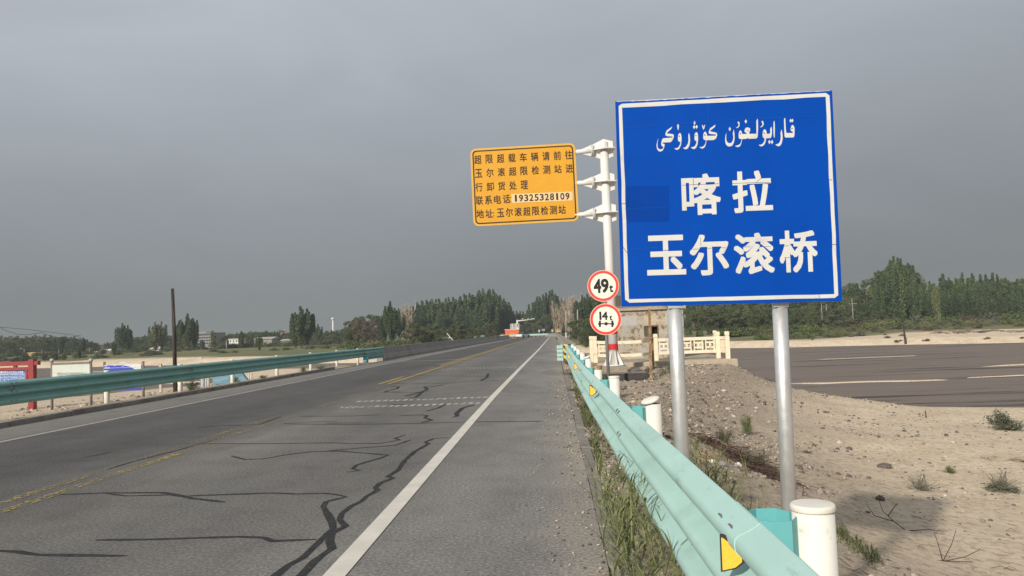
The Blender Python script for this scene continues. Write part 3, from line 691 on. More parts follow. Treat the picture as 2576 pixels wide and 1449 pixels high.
mb.build('border', M_SHEET, bs)
mb = MB()
UY = [  # Uyghur line, outlines (with counters)
 ([(2262,110),(2250,140),(2255,300),(2260,430),(2275,452),(2415,450),(2432,425),(2437,300),(2425,250),(2402,230),(2380,245),(2366,300),(2370,330),(2390,345),(2405,350),(2405,372),(2292,372),(2282,300),(2275,150),(2272,112)], [[(2378,283),(2398,283),(2403,302),(2382,308)]]),
 ([(2366,122),(2346,158),(2366,192),(2386,158)], []), ([(2397,120),(2377,155),(2397,190),(2417,155)], []),
 ([(2207,310),(2190,370),(2195,430),(2190,500),(2165,550),(2130,568),(2100,572),(2120,592),(2150,605),(2185,595),(2210,550),(2228,470),(2225,400),(2215,340)], []),
 ([(2080,150),(2068,190),(2065,300),(2068,400),(2078,460),(2088,440),(2091,300),(2088,200)], []),
 ([(2028,258),(2008,310),(2012,365),(2000,385),(1950,388),(1943,340),(1925,312),(1905,308),(1885,335),(1875,400),(1880,445),(1895,462),(1912,465),(1905,520),(1880,558),(1850,576),(1808,580),(1830,600),(1865,606),(1900,585),(1928,530),(1940,465),(2010,462),(2030,440),(2040,380),(2040,300)], [[(1894,360),(1906,358),(1920,385),(1892,380)]]),
 ([(1996,490),(1974,528),(1996,568),(2018,528)], []), ([(2042,490),(2020,530),(2042,570),(2064,530)], []),
 ([(1868,155),(1858,185),(1870,200),(1875,225),(1855,255),(1830,268),(1850,273),(1880,255),(1897,220),(1890,175)], []),
 ([(1787,120),(1768,165),(1768,385),(1650,388),(1640,370),(1660,330),(1655,290),(1625,275),(1585,280),(1565,310),(1560,350),(1590,370),(1605,388),(1520,390),(1510,345),(1490,325),(1470,340),(1458,385),(1458,450),(1470,472),(1510,480),(1500,530),(1480,568),(1440,588),(1395,598),(1415,612),(1450,620),(1485,600),(1505,550),(1520,478),(1590,475),(1612,460),(1635,475),(1770,468),(1790,440),(1798,300),(1795,150)], [[(1607,322),(1632,322),(1622,350)], [(1476,377),(1490,373),(1498,398),(1476,397)]]),
 ([(1583,132),(1561,170),(1583,208),(1605,170)], []),
 ([(1450,165),(1440,195),(1455,215),(1455,245),(1435,268),(1410,278),(1435,286),(1462,268),(1475,235),(1472,190)], []),
 ([(1372,310),(1355,380),(1365,440),(1358,500),(1330,545),(1290,552),(1258,530),(1242,490),(1240,430),(1245,365),(1228,420),(1220,490),(1230,560),(1260,600),(1300,610),(1345,595),(1372,545),(1388,470),(1385,380)], []),
 ([(1303,263),(1283,303),(1303,343),(1323,303)], []),
 ([(1052,225),(960,290),(935,345),(935,380),(960,390),(1060,397),(1062,415),(1030,420),(910,422),(895,375),(880,350),(855,355),(840,400),(838,460),(850,490),(885,500),(880,550),(850,598),(815,616),(772,618),(795,638),(830,645),(865,620),(888,560),(895,500),(1020,495),(1060,470),(1082,420),(1080,380),(1060,365),(965,345),(960,330),(1040,270)], [[(855,400),(868,396),(882,418),(853,418)]]),
 ([(815,240),(840,320),(858,290),(872,228),(855,235),(845,275),(832,232)], []),
 ([(710,358),(690,390),(685,450),(690,500),(720,512),(715,560),(690,603),(660,618),(622,622),(645,645),(680,655),(715,630),(740,570),(750,480),(745,390),(730,362)], [[(702,410),(715,402),(722,428),(702,426)]]),
 ([(687,161),(667,197),(687,233),(707,197)], []), ([(680,232),(658,268),(680,304),(702,268)], []), ([(723,229),(701,265),(723,301),(745,265)], []),
 ([(588,368),(578,420),(582,500),(570,560),(540,608),(510,628),(485,632),(505,650),(540,658),(575,635),(600,580),(610,500),(602,420)], []),
 ([(425,372),(403,400),(395,450),(398,500),(415,525),(440,527),(432,575),(405,622),(375,637),(335,640),(355,660),(390,668),(425,640),(450,580),(460,500),(458,430),(445,380)], [[(412,420),(425,416),(434,440),(412,443)]]),
 ([(398,215),(382,235),(385,275),(400,330),(412,280),(413,235)], []),
 ([(297,258),(200,330),(178,380),(180,415),(210,428),(300,434),(302,450),(280,454),(140,465),(118,490),(102,560),(108,590),(130,610),(145,625),(125,650),(90,660),(55,645),(40,610),(40,540),(57,463),(35,520),(22,590),(30,650),(60,690),(90,697),(130,680),(158,620),(165,570),(150,563),(118,548),(130,540),(270,533),(300,500),(325,440),(322,400),(300,390),(205,382),(205,370),(280,300)], []),
]
for k, (o, hs) in enumerate(UY): BS.poly(mb, [BS.px(*zbu(*p)) for p in o], .0012 + .00001 * k, 0, [[BS.px(*zbu(*p)) for p in h] for h in hs], .0008)
for ch, fn, (x0, y0, x1, y1) in (('喀', zb1, (848, 900, 1238, 1312)), ('拉', zb1, (1355, 870, 1756, 1288)), ('玉', zb2, (505, 118, 900, 522)), ('尔', zb2, (942, 110, 1338, 525)), ('滚', zb2, (1390, 95, 1798, 512)), ('桥', zb2, (1850, 68, 2238, 496))):
    label_char(BS, mb, fn, ch, (x0 + x1) / 2, (y0 + y1) / 2, x1 - x0, y1 - y0, .0225, .0010)
mb.build('lettering', M_SHEET, bs)
mb = MB(); BS.poly(mb, [BS.px(*zb1(*p)) for p in ((284, 1025), (722, 1022), (724, 1376), (296, 1384))], .0007, 0); po = mb.build('patch', M_BLUE2, bs); po['label'] = 'darker blue patch of newer sheeting'
mb = MB()   # thin seams of the overlapping sheeting and border joints
def seam(fn, pts, w=.0016, mi=0):
    q = [BS.px(*fn(*p)) for p in pts]
    for a, b2 in zip(q[:-1], q[1:]):
        d = Vector((b2[0] - a[0], b2[1] - a[1])).normalized(); nn = Vector((-d.y, d.x)) * w / 2
        BS.poly(mb, [(a[0] - nn.x, a[1] - nn.y), (b2[0] - nn.x, b2[1] - nn.y), (b2[0] + nn.x, b2[1] + nn.y), (a[0] + nn.x, a[1] + nn.y)], .0021, mi)
seam(zb1, [(248, 1200), (288, 1200)], .003, 1); seam(zb1, [(2316, 962), (2356, 962)], .003, 1); seam(zb2, [(268, 242), (306, 297)], .003, 1); seam(zb2, [(2386, 214), (2428, 213)], .003, 1); seam(zb2, [(2254, 720), (2255, 756)], .002, 1)
seam(zb1, [(850, 1016), (965, 1010), (1220, 1000)], .0022, 1); seam(zb1, [(1358, 998), (1500, 992), (1732, 986)], .0022, 1); seam(zb1, [(1590, 990), (1645, 945)], .0018, 1); seam(zb1, [(962, 955), (966, 1010)], .0018, 1)
seam(zb2, [(675, 273), (735, 272)], .003, 1); seam(zb2, [(1050, 140), (1056, 225)], .002, 1); seam(zb2, [(1256, 246), (1312, 246)], .0022, 1); seam(zb2, [(960, 262), (1030, 258)], .0022, 1); seam(zb2, [(1115, 252), (1170, 250)], .002, 1); seam(zb2, [(1495, 238), (1560, 236)], .002, 1); seam(zb2, [(1700, 236), (1762, 232)], .002, 1); seam(zb2, [(1890, 228), (1950, 226)], .002, 1); seam(zb2, [(1900, 345), (1960, 347)], .002, 1)
seam(zb1, [(268, 438), (700, 412), (1200, 370), (1500, 348), (2290, 325)], .0016, 2); seam(zb1, [(1105, 195), (1112, 370)], .0014, 2); seam(zb1, [(540, 878), (870, 868)], .0012, 2); seam(zb1, [(280, 1250), (720, 1235)], .0012, 2); seam(zb2, [(330, 262), (620, 240)], .0014, 2)
mb.build('sheet_seam', [simple('seam_blue', (.01, .06, .34), .5), simple('seam_dark', (.02, .04, .12), .6), simple('seam_light', (.01, .095, .50), .4)], bs)
def leaning_post(parent, top, bot, Y, r, mat, extend=2.0, name='post', ztop=None):
    a, b2 = at(*top, Y), at(*bot, Y); d = (a - b2).normalized(); z = hz(b2.x, b2.y) - .3; t = (b2.z - z) / d.z
    mb = MB(); mb.tube([b2 - d * t, b2.lerp(a, .5), a], r, 24); return mb.build(name, mat, parent), b2 - d * t
for tp, bt in (((1695, 745), (1716, 1150)), ((1960, 740), (1986, 1290))):
    p, _ = leaning_post(bs, tp, bt, 4.665, .0435, M_GALV)
for tp in ((1697, 772), (1960, 768)):   # pale strap ends peeping under the board
    q = at(tp[0], tp[1] - 8, 4.66); mb = MB(); mb.bbox((q.x - .045, 4.618, q.z - .03), (q.x + .045, 4.64, q.z + .03), .004); mb.build('clamp', M_ALU, bs)

# ------------------------------------------------------------------ yellow overload notice on a white cantilever pole
M_YB = simple('amber_sheeting', (.67, .325, .018), .5, var=.05, scale=2, spec=.3); M_YE = simple('amber_rim', (.66, .38, .07), .5, var=.05)
M_TXT = simple('dark_brown_vinyl', (.045, .022, .012), .6); M_STK = simple('cream_sticker', (.74, .55, .30), .55, var=.08, scale=4)
M_WP = simple('white_pole_paint', (.69, .68, .655), .5, var=.04, scale=2, spec=.4); M_BAND = simple('red_band', (.55, .03, .035), .5, var=.08)
ptop, pbase = at(1518, 358, 30), at(1545, 918, 30)
ys = thing('road_sign', (pbase.x, 30, pbase.z), 'amber overload notice board held out by a tall white cantilever pole', 'road sign')
ax = (ptop - pbase).normalized(); Lp = (ptop - pbase).length
mb = MB(); mb.tube([pbase, pbase + ax * Lp * .5, ptop], [.182, .172, .162], 28); po = mb.build('pole', M_WP, ys)
for i in range(10):
    pass
mb = MB()
for k in range(8):   # base gussets
    a = k * math.pi / 4 + .2; d = Vector((math.cos(a), math.sin(a), 0)); t = Vector((-d.y, d.x, 0)) * .02
    b0 = pbase + d * .17; vs = [b0, b0 + d * .25, b0 + ax * .55]; mb.add([q - t for q in vs] + [q + t for q in vs], [(0, 1, 2), (5, 4, 3), (0, 3, 4, 1), (1, 4, 5, 2), (2, 5, 3, 0)])
mb.tube([pbase - Vector((0, 0, .03)), pbase + Vector((0, 0, .015))], .44, 24); mb.build('base_plate', M_WP, po)
for y0, y1 in ((866, 880.5), (827, 842)):
    fa_ = (918 - y1) / (918 - 358.0); fb = (918 - y0) / (918 - 358.0)
    mb = MB(); mb.tube([pbase.lerp(ptop, fa_), pbase.lerp(ptop, fb)], [.1845, .184], 28, cap=False); mb.build('red_band', M_BAND, po)
YS = Plane((-.921, 29.9, 7.262), R(.213), R(.398), R(.495)); YW, YH = 4.147 * 29.9 / 30, 3.092 * 29.9 / 30
mb = MB(); mb.prism(rrect(YW, YH, .22), -.06, -.002, 1, YS.M); mb.prism(rrect(YW - .16, YH - .16, .16), -.002, .0, 0, YS.M); bo = mb.build('board', [M_YB, M_YE], ys)
mb = MB(); YS.poly(mb, rrect(YW - .16, YH - .16, .15), .004, 0, [rrect(YW - .26, YH - .26, .12)], .004); mb.build('border', M_TXT, bo)
zy = zf(1820, 530, 3.716); mb = MB()
def ln_(text, x0, y0, x1, y1, w, h, bold=.015):
    n = len(text)
    for i, ch in enumerate(text):
        t = i / max(1, n - 1); label_char(YS, mb, zy, ch, x0 + (x1 - x0) * t, y0 + (y1 - y0) * t, w, h, bold, .006)
ln_('超限超载车辆请前往', 228, 366, 1557, 298, 106, 130); ln_('玉尔滚超限检测站进', 240, 566, 1566, 494, 106, 126); ln_('行卸货处理', 245, 770, 907, 735, 106, 128)
ln_('联系电话', 252, 964, 648, 942, 104, 128); ln_('地址', 262, 1160, 393, 1154, 108, 122); ln_('玉尔滚超限检测站', 560, 1144, 1460, 1097, 106, 128)
ln_('.', 712, 918, 712, 918, 13, 16); ln_('.', 712, 980, 712, 980, 13, 16); ln_('.', 460, 1145, 460, 1145, 13, 16); ln_('.', 460, 1188, 460, 1188, 13, 16)
mb.build('lettering', M_TXT, bo)
mb = MB(); YS.poly(mb, [YS.px(*zy(*p)) for p in ((716, 872), (1612, 833), (1614, 962), (724, 1000))], .003, 0, th=.003); st = mb.build('sticker', M_STK, ys); st['label'] = 'cream sticker with the telephone number'
mb = MB(); txt = '19325328109'
for i, ch in enumerate(txt):
    t = i / 10; wd = {'1': 30}.get(ch, 60); label_char(YS, mb, zy, ch, 785 + (1540 - 785) * t, 932 + (900 - 932) * t, wd, 100, .020, .007)
mb.build('lettering', M_TXT, st)
for yl_, yr_ in ((383, 376), (461, 458), (541, 536)):   # the three outriggers
    aL = at(1446, yl_, 30.0); pc = pbase + ax * ((at(1525, yr_, 30).z - pbase.z) / ax.z); d = (Vector((pc.x, pc.y, pc.z)) - aL); d.normalize()
    mb = MB(); mb.tube([aL, aL + (pc - aL) * .62], .092, 18)
    fl = aL + (pc - aL) * .60
    mb.tube([fl - d * .05, fl - d * .015], .235, 22); mb.tube([fl + d * .0, fl + d * .035], .235, 22)
    mb.tube([fl, pc], .12, 18)
    zz = Vector((0, 0, 1))
    def gus(p0, p1, h0, h1):
        vs = [p0 + zz * h0, p1 + zz * h1, p1 - zz * h1, p0 - zz * h0]; t = Vector((0, .012, 0)); mb.add([q - t for q in vs] + [q + t for q in vs], [(0, 1, 2, 3), (7, 6, 5, 4), (0, 4, 5, 1), (1, 5, 6, 2), (2, 6, 7, 3), (3, 7, 4, 0)])
    gus(fl - d * .42, fl - d * .05, .09, .22); gus(fl + d * .03, pc, .24, .42); gus(pc, pc + d * .36, .42, .30)
    vs = [fl + d * .03 + Vector((0, -.2, 0)), pc + Vector((0, -.34, 0)), pc + d * .42 + Vector((0, -.22, 0)), pc + d * .42 + Vector((0, .22, 0)), pc + Vector((0, .34, 0)), fl + d * .03 + Vector((0, .2, 0))]
    n6 = len(vs); mb.add([q - zz * .02 for q in vs] + [q + zz * .02 for q in vs], [tuple(reversed(range(n6))), tuple(range(n6, 2 * n6))] + [(i, (i + 1) % n6, n6 + (i + 1) % n6, n6 + i) for i in range(n6)])
    for k in range(6):
        a = k * math.pi / 3; q = fl + Vector((0, math.cos(a), math.sin(a))) * .19; mb.tube([q - d * .08, q + d * .06], .022, 6)
    mb.build('arm', M_WP, po)
# stepped footing
ft = thing('footing', (pbase.x, 30, pbase.z - .3), 'stepped concrete footing with a black painted face under the white pole', 'footing')
q0, q1 = at(1532, 930, 29.2), at(1579, 929, 29.2)
mb = MB(); mb.bbox((q0.x - .3, 29.2, pbase.z - .25), (q1.x, 30.9, pbase.z - .035), .02); mb.build('plinth', simple('plinth_concrete', (.30, .255, .20), .9, var=.2, scale=6, bumpv=.3), ft)
q0, q1 = at(1520, 936, 28.4), at(1632, 936, 28.4)
mb = MB(); mb.bbox((q0.x - .5, 28.4, pbase.z - .75), (q1.x, 31.3, pbase.z - .25), .03); mb.build('base_slab', simple('black_painted_concrete', (.055, .05, .05), .85, var=.35, scale=5), ft)
M_SLT = simple('slab_top', (.23, .20, .17), .9, var=.2)
mb = MB(); mb.box((q0.x - .47, 28.43, pbase.z - .25), (q1.x - .03, 31.27, pbase.z - .246)); mb.build('slab_top', M_SLT, ft)

# ------------------------------------------------------------------ round weight-limit signs
M_RW = simple('white_disc', (.78, .75, .66), .5, var=.03); M_RR = simple('red_ring', (.70, .06, .04), .5, var=.05); M_BK = simple('black_vinyl', (.012, .012, .014), .6)
M_GP = simple('grey_post', (.24, .235, .23), .6, .2, var=.12, scale=4); M_PINK = simple('pale_rim', (.72, .48, .40), .6)
YR = 27.0
ws = thing('road_sign', tuple(at(1530, 932, YR)), 'two round red-ringed weight limit signs on a thin grey post beside the white pole', 'road sign')
p, _ = leaning_post(ws, (1517, 690), (1530, 930), YR + .07, .055, M_GP)
zr = zf(2280, 1040, 3.291)
def disc(cx_, cy_, rz, chars, axle):
    c = at(*zr(cx_, cy_), YR); pl = Plane(c, R(-4), 0, R(0)); r = rz / 3.291 / 1.5652 * YR / F * 1.02
    def ring(rad, n=56): return [(rad * math.cos(2 * math.pi * k / n), rad * math.sin(2 * math.pi * k / n)) for k in range(n)]
    mb = MB(); mb.prism(ring(r), -.03, .0, 0, pl.M); o = mb.build('sign_plate', M_PINK, ws)
    mb = MB(); pl.poly(mb, ring(r * .955), .003, 0, [ring(r * .80)], .003); mb.build('red_ring', M_RR, o)
    mb = MB(); pl.poly(mb, ring(r * .80), .002, 0, th=.002); mb.build('white_face', M_RW, o)
    mb = MB()
    for ch, x, y, w, h, bo in chars: label_char(pl, mb, zr, ch, x, y, w, h, bo, .006)
    if axle:
        def bx(x0, y0, x1, y1, k): pl.poly(mb, [pl.px(*zr(*q)) for q in ((x0, y1), (x1, y1), (x1, y0), (x0, y0))], .007 + k * .0003, 0)
        bx(258, 732, 283, 814, 0); bx(418, 732, 444, 814, 1); bx(283, 765, 418, 779, 2); bx(250, 758, 258, 790, 3); bx(444, 758, 452, 790, 4)
        q = pl.px(*zr(350, 772)); e_ = abs(pl.px(*zr(372, 772))[0] - q[0]); pl.poly(mb, [(q[0] + e_ * math.cos(2 * math.pi * k / 20), q[1] + e_ * math.sin(2 * math.pi * k / 20)) for k in range(20)], .0092, 0)
    mb.build('lettering', M_BK, o); return o
disc(313, 282, 200, [('4', 238, 284, 98, 185, .03), ('9', 334, 280, 100, 182, .03), ('t', 417, 318, 50, 92, .035)], False)['label'] = 'upper round plate reading 49t'
disc(345, 715, 200, [('1', 276, 670, 26, 108, .02), ('4', 334, 670, 76, 108, .025), ('t', 412, 697, 36, 60, .035)], True)['label'] = 'lower round plate reading 14t over an axle symbol'
for y in (282, 715):
    c = at(*zr(330, y), YR); mb = MB(); mb.bbox((c.x - .25, YR + .035, c.z - .03), (c.x + .25, YR + .06, c.z + .03), .005); mb.build('clamp', M_ALU, ws)

# ------------------------------------------------------------------ hut, platform, balustrade
M_PL, nd, ln, b = nmat('peeling_plaster', .95, 0, .1)
n1 = tex(nd, ln, 1.5, 9, .68); n2 = tex(nd, ln, 4.5, 7, .65); n3 = tex(nd, ln, .8, 3, .5)
r1 = rampn(nd, ln, n2.outputs['Fac'], [(.34, (.10, .088, .075)), (.44, (.24, .20, .155)), (.54, (.44, .375, .285)), (.68, (.30, .275, .25))])
r2 = rampn(nd, ln, n1.outputs['Fac'], [(.50, (0, 0, 0)), (.56, (1, 1, 1))])
r3 = rampn(nd, ln, n3.outputs['Fac'], [(.42, (.50, .42, .315)), (.58, (.36, .35, .33))])
ln.new(mixc(nd, ln, r2.outputs[0], r1.outputs[0], r3.outputs[0]), b.inputs['Base Color']); bump(nd, ln, b, n2.outputs['Fac'], .4, .03)
M_ROOF = simple('roof_fascia', (.46, .385, .295), .9, var=.14, scale=2, dirt=((.24, .2, .16), 1.2, .55, .2))
Yb = 36.0
b0 = at(1552, 905, Yb); b1 = at(1723, 905, Yb); zt = at(1700, 777, Yb).z; zr0 = at(1700, 770, Yb).z
hut = thing('hut', (b0.x, Yb, 0), 'small flat roofed hut with peeling plaster walls behind the cream balustrade', 'hut')
x0, x1 = b0.x, b1.x; zb = -.3; wx0, wx1 = at(1620, 830, Yb).x, at(1657, 830, Yb).x; wz0, wz1 = at(1638, 847, Yb).z, at(1638, 819, Yb).z
mb = MB()   # walls as separate slabs round the window opening
D = 3.6
mb.box((x0, Yb, zb), (wx0, Yb + .24, zt)); mb.box((wx1, Yb, zb), (x1, Yb + .24, zt)); mb.box((wx0, Yb, zb), (wx1, Yb + .24, wz0)); mb.box((wx0, Yb, wz1), (wx1, Yb + .24, zt))
mb.box((x0, Yb + .24, zb), (x0 + .24, Yb + D, zt)); mb.box((x1 - .24, Yb + .24, zb), (x1, Yb + D, zt)); mb.box((x0 + .24, Yb + D - .24, zb), (x1 - .24, Yb + D, zt))
for k in range(6):  # stone quoins down the right corner
    z = zb + .1 + k * .55; mb.bbox((x1 - .30, Yb - .02, z), (x1 + .02, Yb, z + .5), .01)
wl_ = mb.build('wall', M_PL, hut)
mb = MB(); mb.bbox((x0 - .12, Yb - .14, zt), (x1 + .14, Yb + D + .15, zt + .14), .02); mb.bbox((x0 - .10, Yb - .12, zt + .14), (x1 + .10, Yb + D + .1, zt + .72), .03); mb.build('roof', M_ROOF, hut)
wi = MB(); fw = .055
for a, c in (((wx0, wz0), (wx0 + fw, wz1)), ((wx1 - fw, wz0), (wx1, wz1)), ((wx0 + fw, wz0), (wx1 - fw, wz0 + fw)), ((wx0 + fw, wz1 - fw), (wx1 - fw, wz1)), (((wx0 + wx1) / 2 - .03, wz0 + fw), ((wx0 + wx1) / 2 + .03, wz1 - fw))): wi.box((a[0], Yb + .03, a[1]), (c[0], Yb + .10, c[1]))
w = wi.build('window', simple('brown_window_frame', (.14, .085, .05), .7, var=.25), hut)
mb = MB(); mb.box((wx0 + fw, Yb + .06, wz0 + fw), ((wx0 + wx1) / 2 - .03, Yb + .075, wz1 - fw)); mb.build('pane', simple('dusty_glass', (.10, .115, .095), .35, var=.2), w)
mb = MB(); mb.box((x0 + .25, Yb + .3, .2), (x1 - .25, Yb + .32, zt - .1)); mb.build('interior_shade_sheet', simple('interior_shade_black', (.018, .016, .015), .9), hut)  # near-black sheet behind the window, painted in place of the room's shade
mb = MB(); pa, pb = at(1563, 796, Yb), at(1604, 819, Yb); mb.bbox((pa.x - .2, Yb - .012, pb.z), (pb.x, Yb - .0, pa.z), .004)
no = mb.build('notice_patch', simple('whitewashed_patch', (.42, .40, .38), .9, var=.1, scale=3, dirt=((.20, .25, .32), 2.4, .57, .08)), hut); no['label'] = 'pale whitewashed patch with faded writing'
M_SLAB = simple('platform_concrete', (.44, .37, .28), .92, var=.16, scale=3, dirt=((.22, .19, .15), 1.5, .52, .2), bumpv=.3)
pr = at(1857, 908, 32.1); zs = .07
mb = MB(); mb.bbox((1.75, 32.1, zs - .34), (pr.x, 45.2, zs), .04)
tag(mb.build('platform', M_SLAB), 'concrete platform slab on top of the embankment under the hut', 'platform', kind='structure')
M_CREAM = simple('cream_paint', (.78, .685, .515), .85, var=.08, scale=4, dirt=((.42, .36, .27), 3.2, .58, .15), bumpv=.1)
bal = thing('balustrade', (4, 33, zs), 'cream painted stone balustrade with lattice panels in front of the hut', 'balustrade')
def bpost(px, Y, zt_=None, label=None):
    c = at(px, 900, Y); mb = MB(); w = .085; h = 1.13
    mb.bbox((c.x - w, Y - w, zs), (c.x + w, Y + w, zs + h - .2), .012); mb.bbox((c.x - w * .85, Y - w * .85, zs + h - .2), (c.x + w * .85, Y + w * .85, zs + h - .165), .005); mb.bbox((c.x - w * 1.06, Y - w * 1.06, zs + h - .165), (c.x + w * 1.06, Y + w * 1.06, zs + h), .03)
    o = mb.build('post', M_CREAM, bal); return c.x
YB = 33.0
xa, xb, xc_ = bpost(1498, YB), bpost(1651, YB), bpost(1807.5, YB); bpost(1489, YB + .8); xd = bpost(1831.5, 32.35)
def bspan(a, b2, y0, y1, units, rails=True, sag=0.0, skip=()):
    """rails and little lattice units between two posts, (a,y0) -> (b,y1)"""
    L = math.hypot(b2 - a, y1 - y0); an = math.atan2(y1 - y0, b2 - a); M = Matrix.Translation((a, y0, zs)) @ Matrix.Rotation(an, 4, 'Z'); w = .09
    for z, hh in ((.80, .13), (.25, .13)):
        mb = MB()
        n = 6
        for k in range(n):
            t0, t1 = w + (L - 2 * w) * k / n, w + (L - 2 * w) * (k + 1) / n; s0 = -sag * (4 * (k / n) * (1 - k / n)) ** 1; s1 = -sag * (4 * ((k + 1) / n) * (1 - (k + 1) / n))
            p = [(t0, -.055, z + s0), (t1, -.055, z + s1), (t1, .055, z + s1), (t0, .055, z + s0)]; vs = p + [(x, y, zz + hh) for x, y, zz in p]
            mb.add([M @ Vector(q) for q in vs], [(3, 2, 1, 0), (4, 5, 6, 7), (0, 1, 5, 4), (2, 3, 7, 6), (1, 2, 6, 5), (3, 0, 4, 7)])
        mb.build('rail', M_CREAM, bal)
    if units:
        g = (L - 2 * w) / units
        for k in range(units):
            if k in skip: continue
            mb = MB(); u0 = w + g * k + g * .10; u1 = w + g * (k + 1) - g * .10; t = .035; q = .03
            mb.box((u0, -q, .38), (u0 + t * 1.3, q, .80), 0, M); mb.box((u1 - t * 1.3, -q, .38), (u1, q, .80), 0, M)
            mb.box((u0 + t * 1.3, -q, .46), (u1 - t * 1.3, q, .53), 0, M); mb.box((u0 + t * 1.3, -q, .66), (u1 - t * 1.3, q, .73), 0, M); mb.box(((u0 + u1) / 2 - t, -q, .53), ((u0 + u1) / 2 + t, q, .66), 0, M)
            mb.build('lattice_panel', M_CREAM, bal)
bspan(xb, xc_, YB, YB, 5); bspan(xa, xb, YB, YB, 5, sag=.05, skip=(1, 2, 3, 4)); bspan(xc_ + .09, xd, YB, 32.35, 2)
yk = 39.5; xe = bpost(1749, yk); xf_ = bpost(1777, yk); xg = bpost(1801, yk); bspan(x1 + .2, xe, yk, yk, 2); bspan(xf_, xg, yk, yk, 1)
# rusty angle-iron posts
def iron(px0, y0, px1, y1, Y, w, label):
    a, b2 = at(px0, y0, Y), at(px1, y1, Y); mb = MB(); z0 = min(b2.z, hz(b2.x, Y)) - .3
    d = (a - b2); n = 6
    P = [b2 + d * (k / n) for k in range(n + 1)]; P[0] = Vector((b2.x, Y, z0))
    for p, q in zip(P[:-1], P[1:]):
        for (ux, uy, vx, vy) in ((-w / 2, 0, w / 2, .012), (w / 2 - .012, .012, w / 2, w)):
            vs = [(p.x + ux, Y + uy, p.z), (p.x + vx, Y + uy, p.z), (p.x + vx, Y + vy, p.z), (p.x + ux, Y + vy, p.z), (q.x + ux, Y + uy, q.z), (q.x + vx, Y + uy, q.z), (q.x + vx, Y + vy, q.z), (q.x + ux, Y + vy, q.z)]
            mb.add(vs, [(0, 1, 5, 4), (1, 2, 6, 5), (2, 3, 7, 6), (3, 0, 4, 7), (4, 5, 6, 7)])
    return tag(mb.build('iron_post', M_RUST), label, 'post')
iron(1633.5, 776, 1636.5, 931, 28, .085, 'tall rusty angle iron post in front of the hut window')
iron(1641, 852, 1643.5, 917, 30, .085, 'short rusty iron post just behind the taller rusty one')

# ------------------------------------------------------------------ left-hand notice boards
M_REDF = simple('red_frame_paint', (.27, .045, .045), .6, var=.12, scale=4); M_BRN = simple('brown_post_paint', (.20, .17, .145), .7, var=.2)
M_NB = simple('notice_blue', (.045, .14, .42), .5, var=.08, scale=2); M_NB2 = simple('banner_blue', (.05, .07, .42), .6, var=.15, scale=1.5); M_NB3 = simple('board_navy', (.05, .055, .24), .5, var=.1)
M_NW = simple('faded_white_board', (.56, .60, .55), .7, var=.06, scale=2, dirt=((.22, .36, .34), 4.5, .60, .12)); M_PLW = simple('plain_white_panel', (.66, .66, .66), .6, var=.04); M_TXTW = simple('white_lettering', (.62, .66, .72), .6); M_TXTG = simple('grey_lettering', (.16, .2, .17), .7)
M_LINE = simple('pale_blue_ruling', (.30, .42, .62), .6)
class Flat(Plane):
    """vertical board facing the camera side of the road, built at one depth"""
    def __init__(s, px, py, Y, yaw=0): Plane.__init__(s, at(px, py, Y), yaw, 0, 0)
def rect(pl, mb, x0, y0, x1, y1, d0, d1, mi=0):
    a = pl.px(x0, y1); b2 = pl.px(x1, y0); u0, u1, v0, v1 = a[0], b2[0], min(a[1], b2[1]), max(a[1], b2[1])
    mb.prism([(u0, v0), (u1, v0), (u1, v1), (u0, v1)], d0, d1, mi, pl.M); return u0, v0, u1, v1
def bar(pl, mb, u0, v0, u1, v1, d0, d1, mi=0): mb.prism([(u0, v0), (u1, v0), (u1, v1), (u0, v1)], d0, d1, mi, pl.M)
zl = zf(0, 1400, 4.025)
def foot(px, py, lo=15):
    q = hit(px, py, lo, 90, -13.1); return q
# 1: red portal frame with a blue notice (its left half lies outside the picture)
q = foot(80, 1031); Y1 = q.y; p1 = Flat(80, 960, Y1, R(0))
rb = thing('notice_board', (q.x, q.y, q.z), 'red framed blue river notice board behind the left guardrail', 'notice board')
u = lambda zx, zy_: p1.px(*zl(zx, zy_))
xr_, ztop = u(512, 60); xr2 = u(555, 60)[0]; hw = (xr2 - u(472, 60)[0]) / 2; xc0 = (xr2 + u(472, 60)[0]) / 2
zg = q.z - p1.o.z - .3; span = 3.3
mb = MB(); bar(p1, mb, xc0 - hw, zg, xc0 + hw, ztop, -hw, hw); mb.build('post', M_REDF, rb); mb = MB(); bar(p1, mb, xc0 - span - hw, zg, xc0 - span + hw, ztop, -hw, hw); mb.build('post', M_REDF, rb)
t0, t1 = u(300, 160)[1], u(300, 96)[1]; mb = MB(); bar(p1, mb, xc0 - span - 3 * hw, t0, xc0 + hw * 2.6, t1, -hw * .8, hw * .8); mb.build('beam', M_REDF, rb)
t2, t3 = u(300, 232)[1], u(300, 185)[1]; mb = MB(); bar(p1, mb, xc0 - span + hw, t2, u(470, 200)[0], t3, -hw * .6, hw * .6)
xi0, xi1 = u(415, 300)[0], u(448, 300)[0]; zb0 = u(300, 395)[1] - .55; bar(p1, mb, xi0, zb0, xi1, t2, -hw * .5, hw * .5); bar(p1, mb, xc0 - span + hw * 2, zb0, xc0 - span + hw * 3, t2, -hw * .5, hw * .5); bar(p1, mb, xc0 - span + hw * 3, zb0, xi0, zb0 + .08, -hw * .5, hw * .5)
for x in (245, 330): bar(p1, mb, u(x - 25 + 0, 170)[0], t3, u(x + 25, 170)[0], t0, -hw * .4, hw * .4) if x == 245 else None
for yy in (180, 280, 330): pass
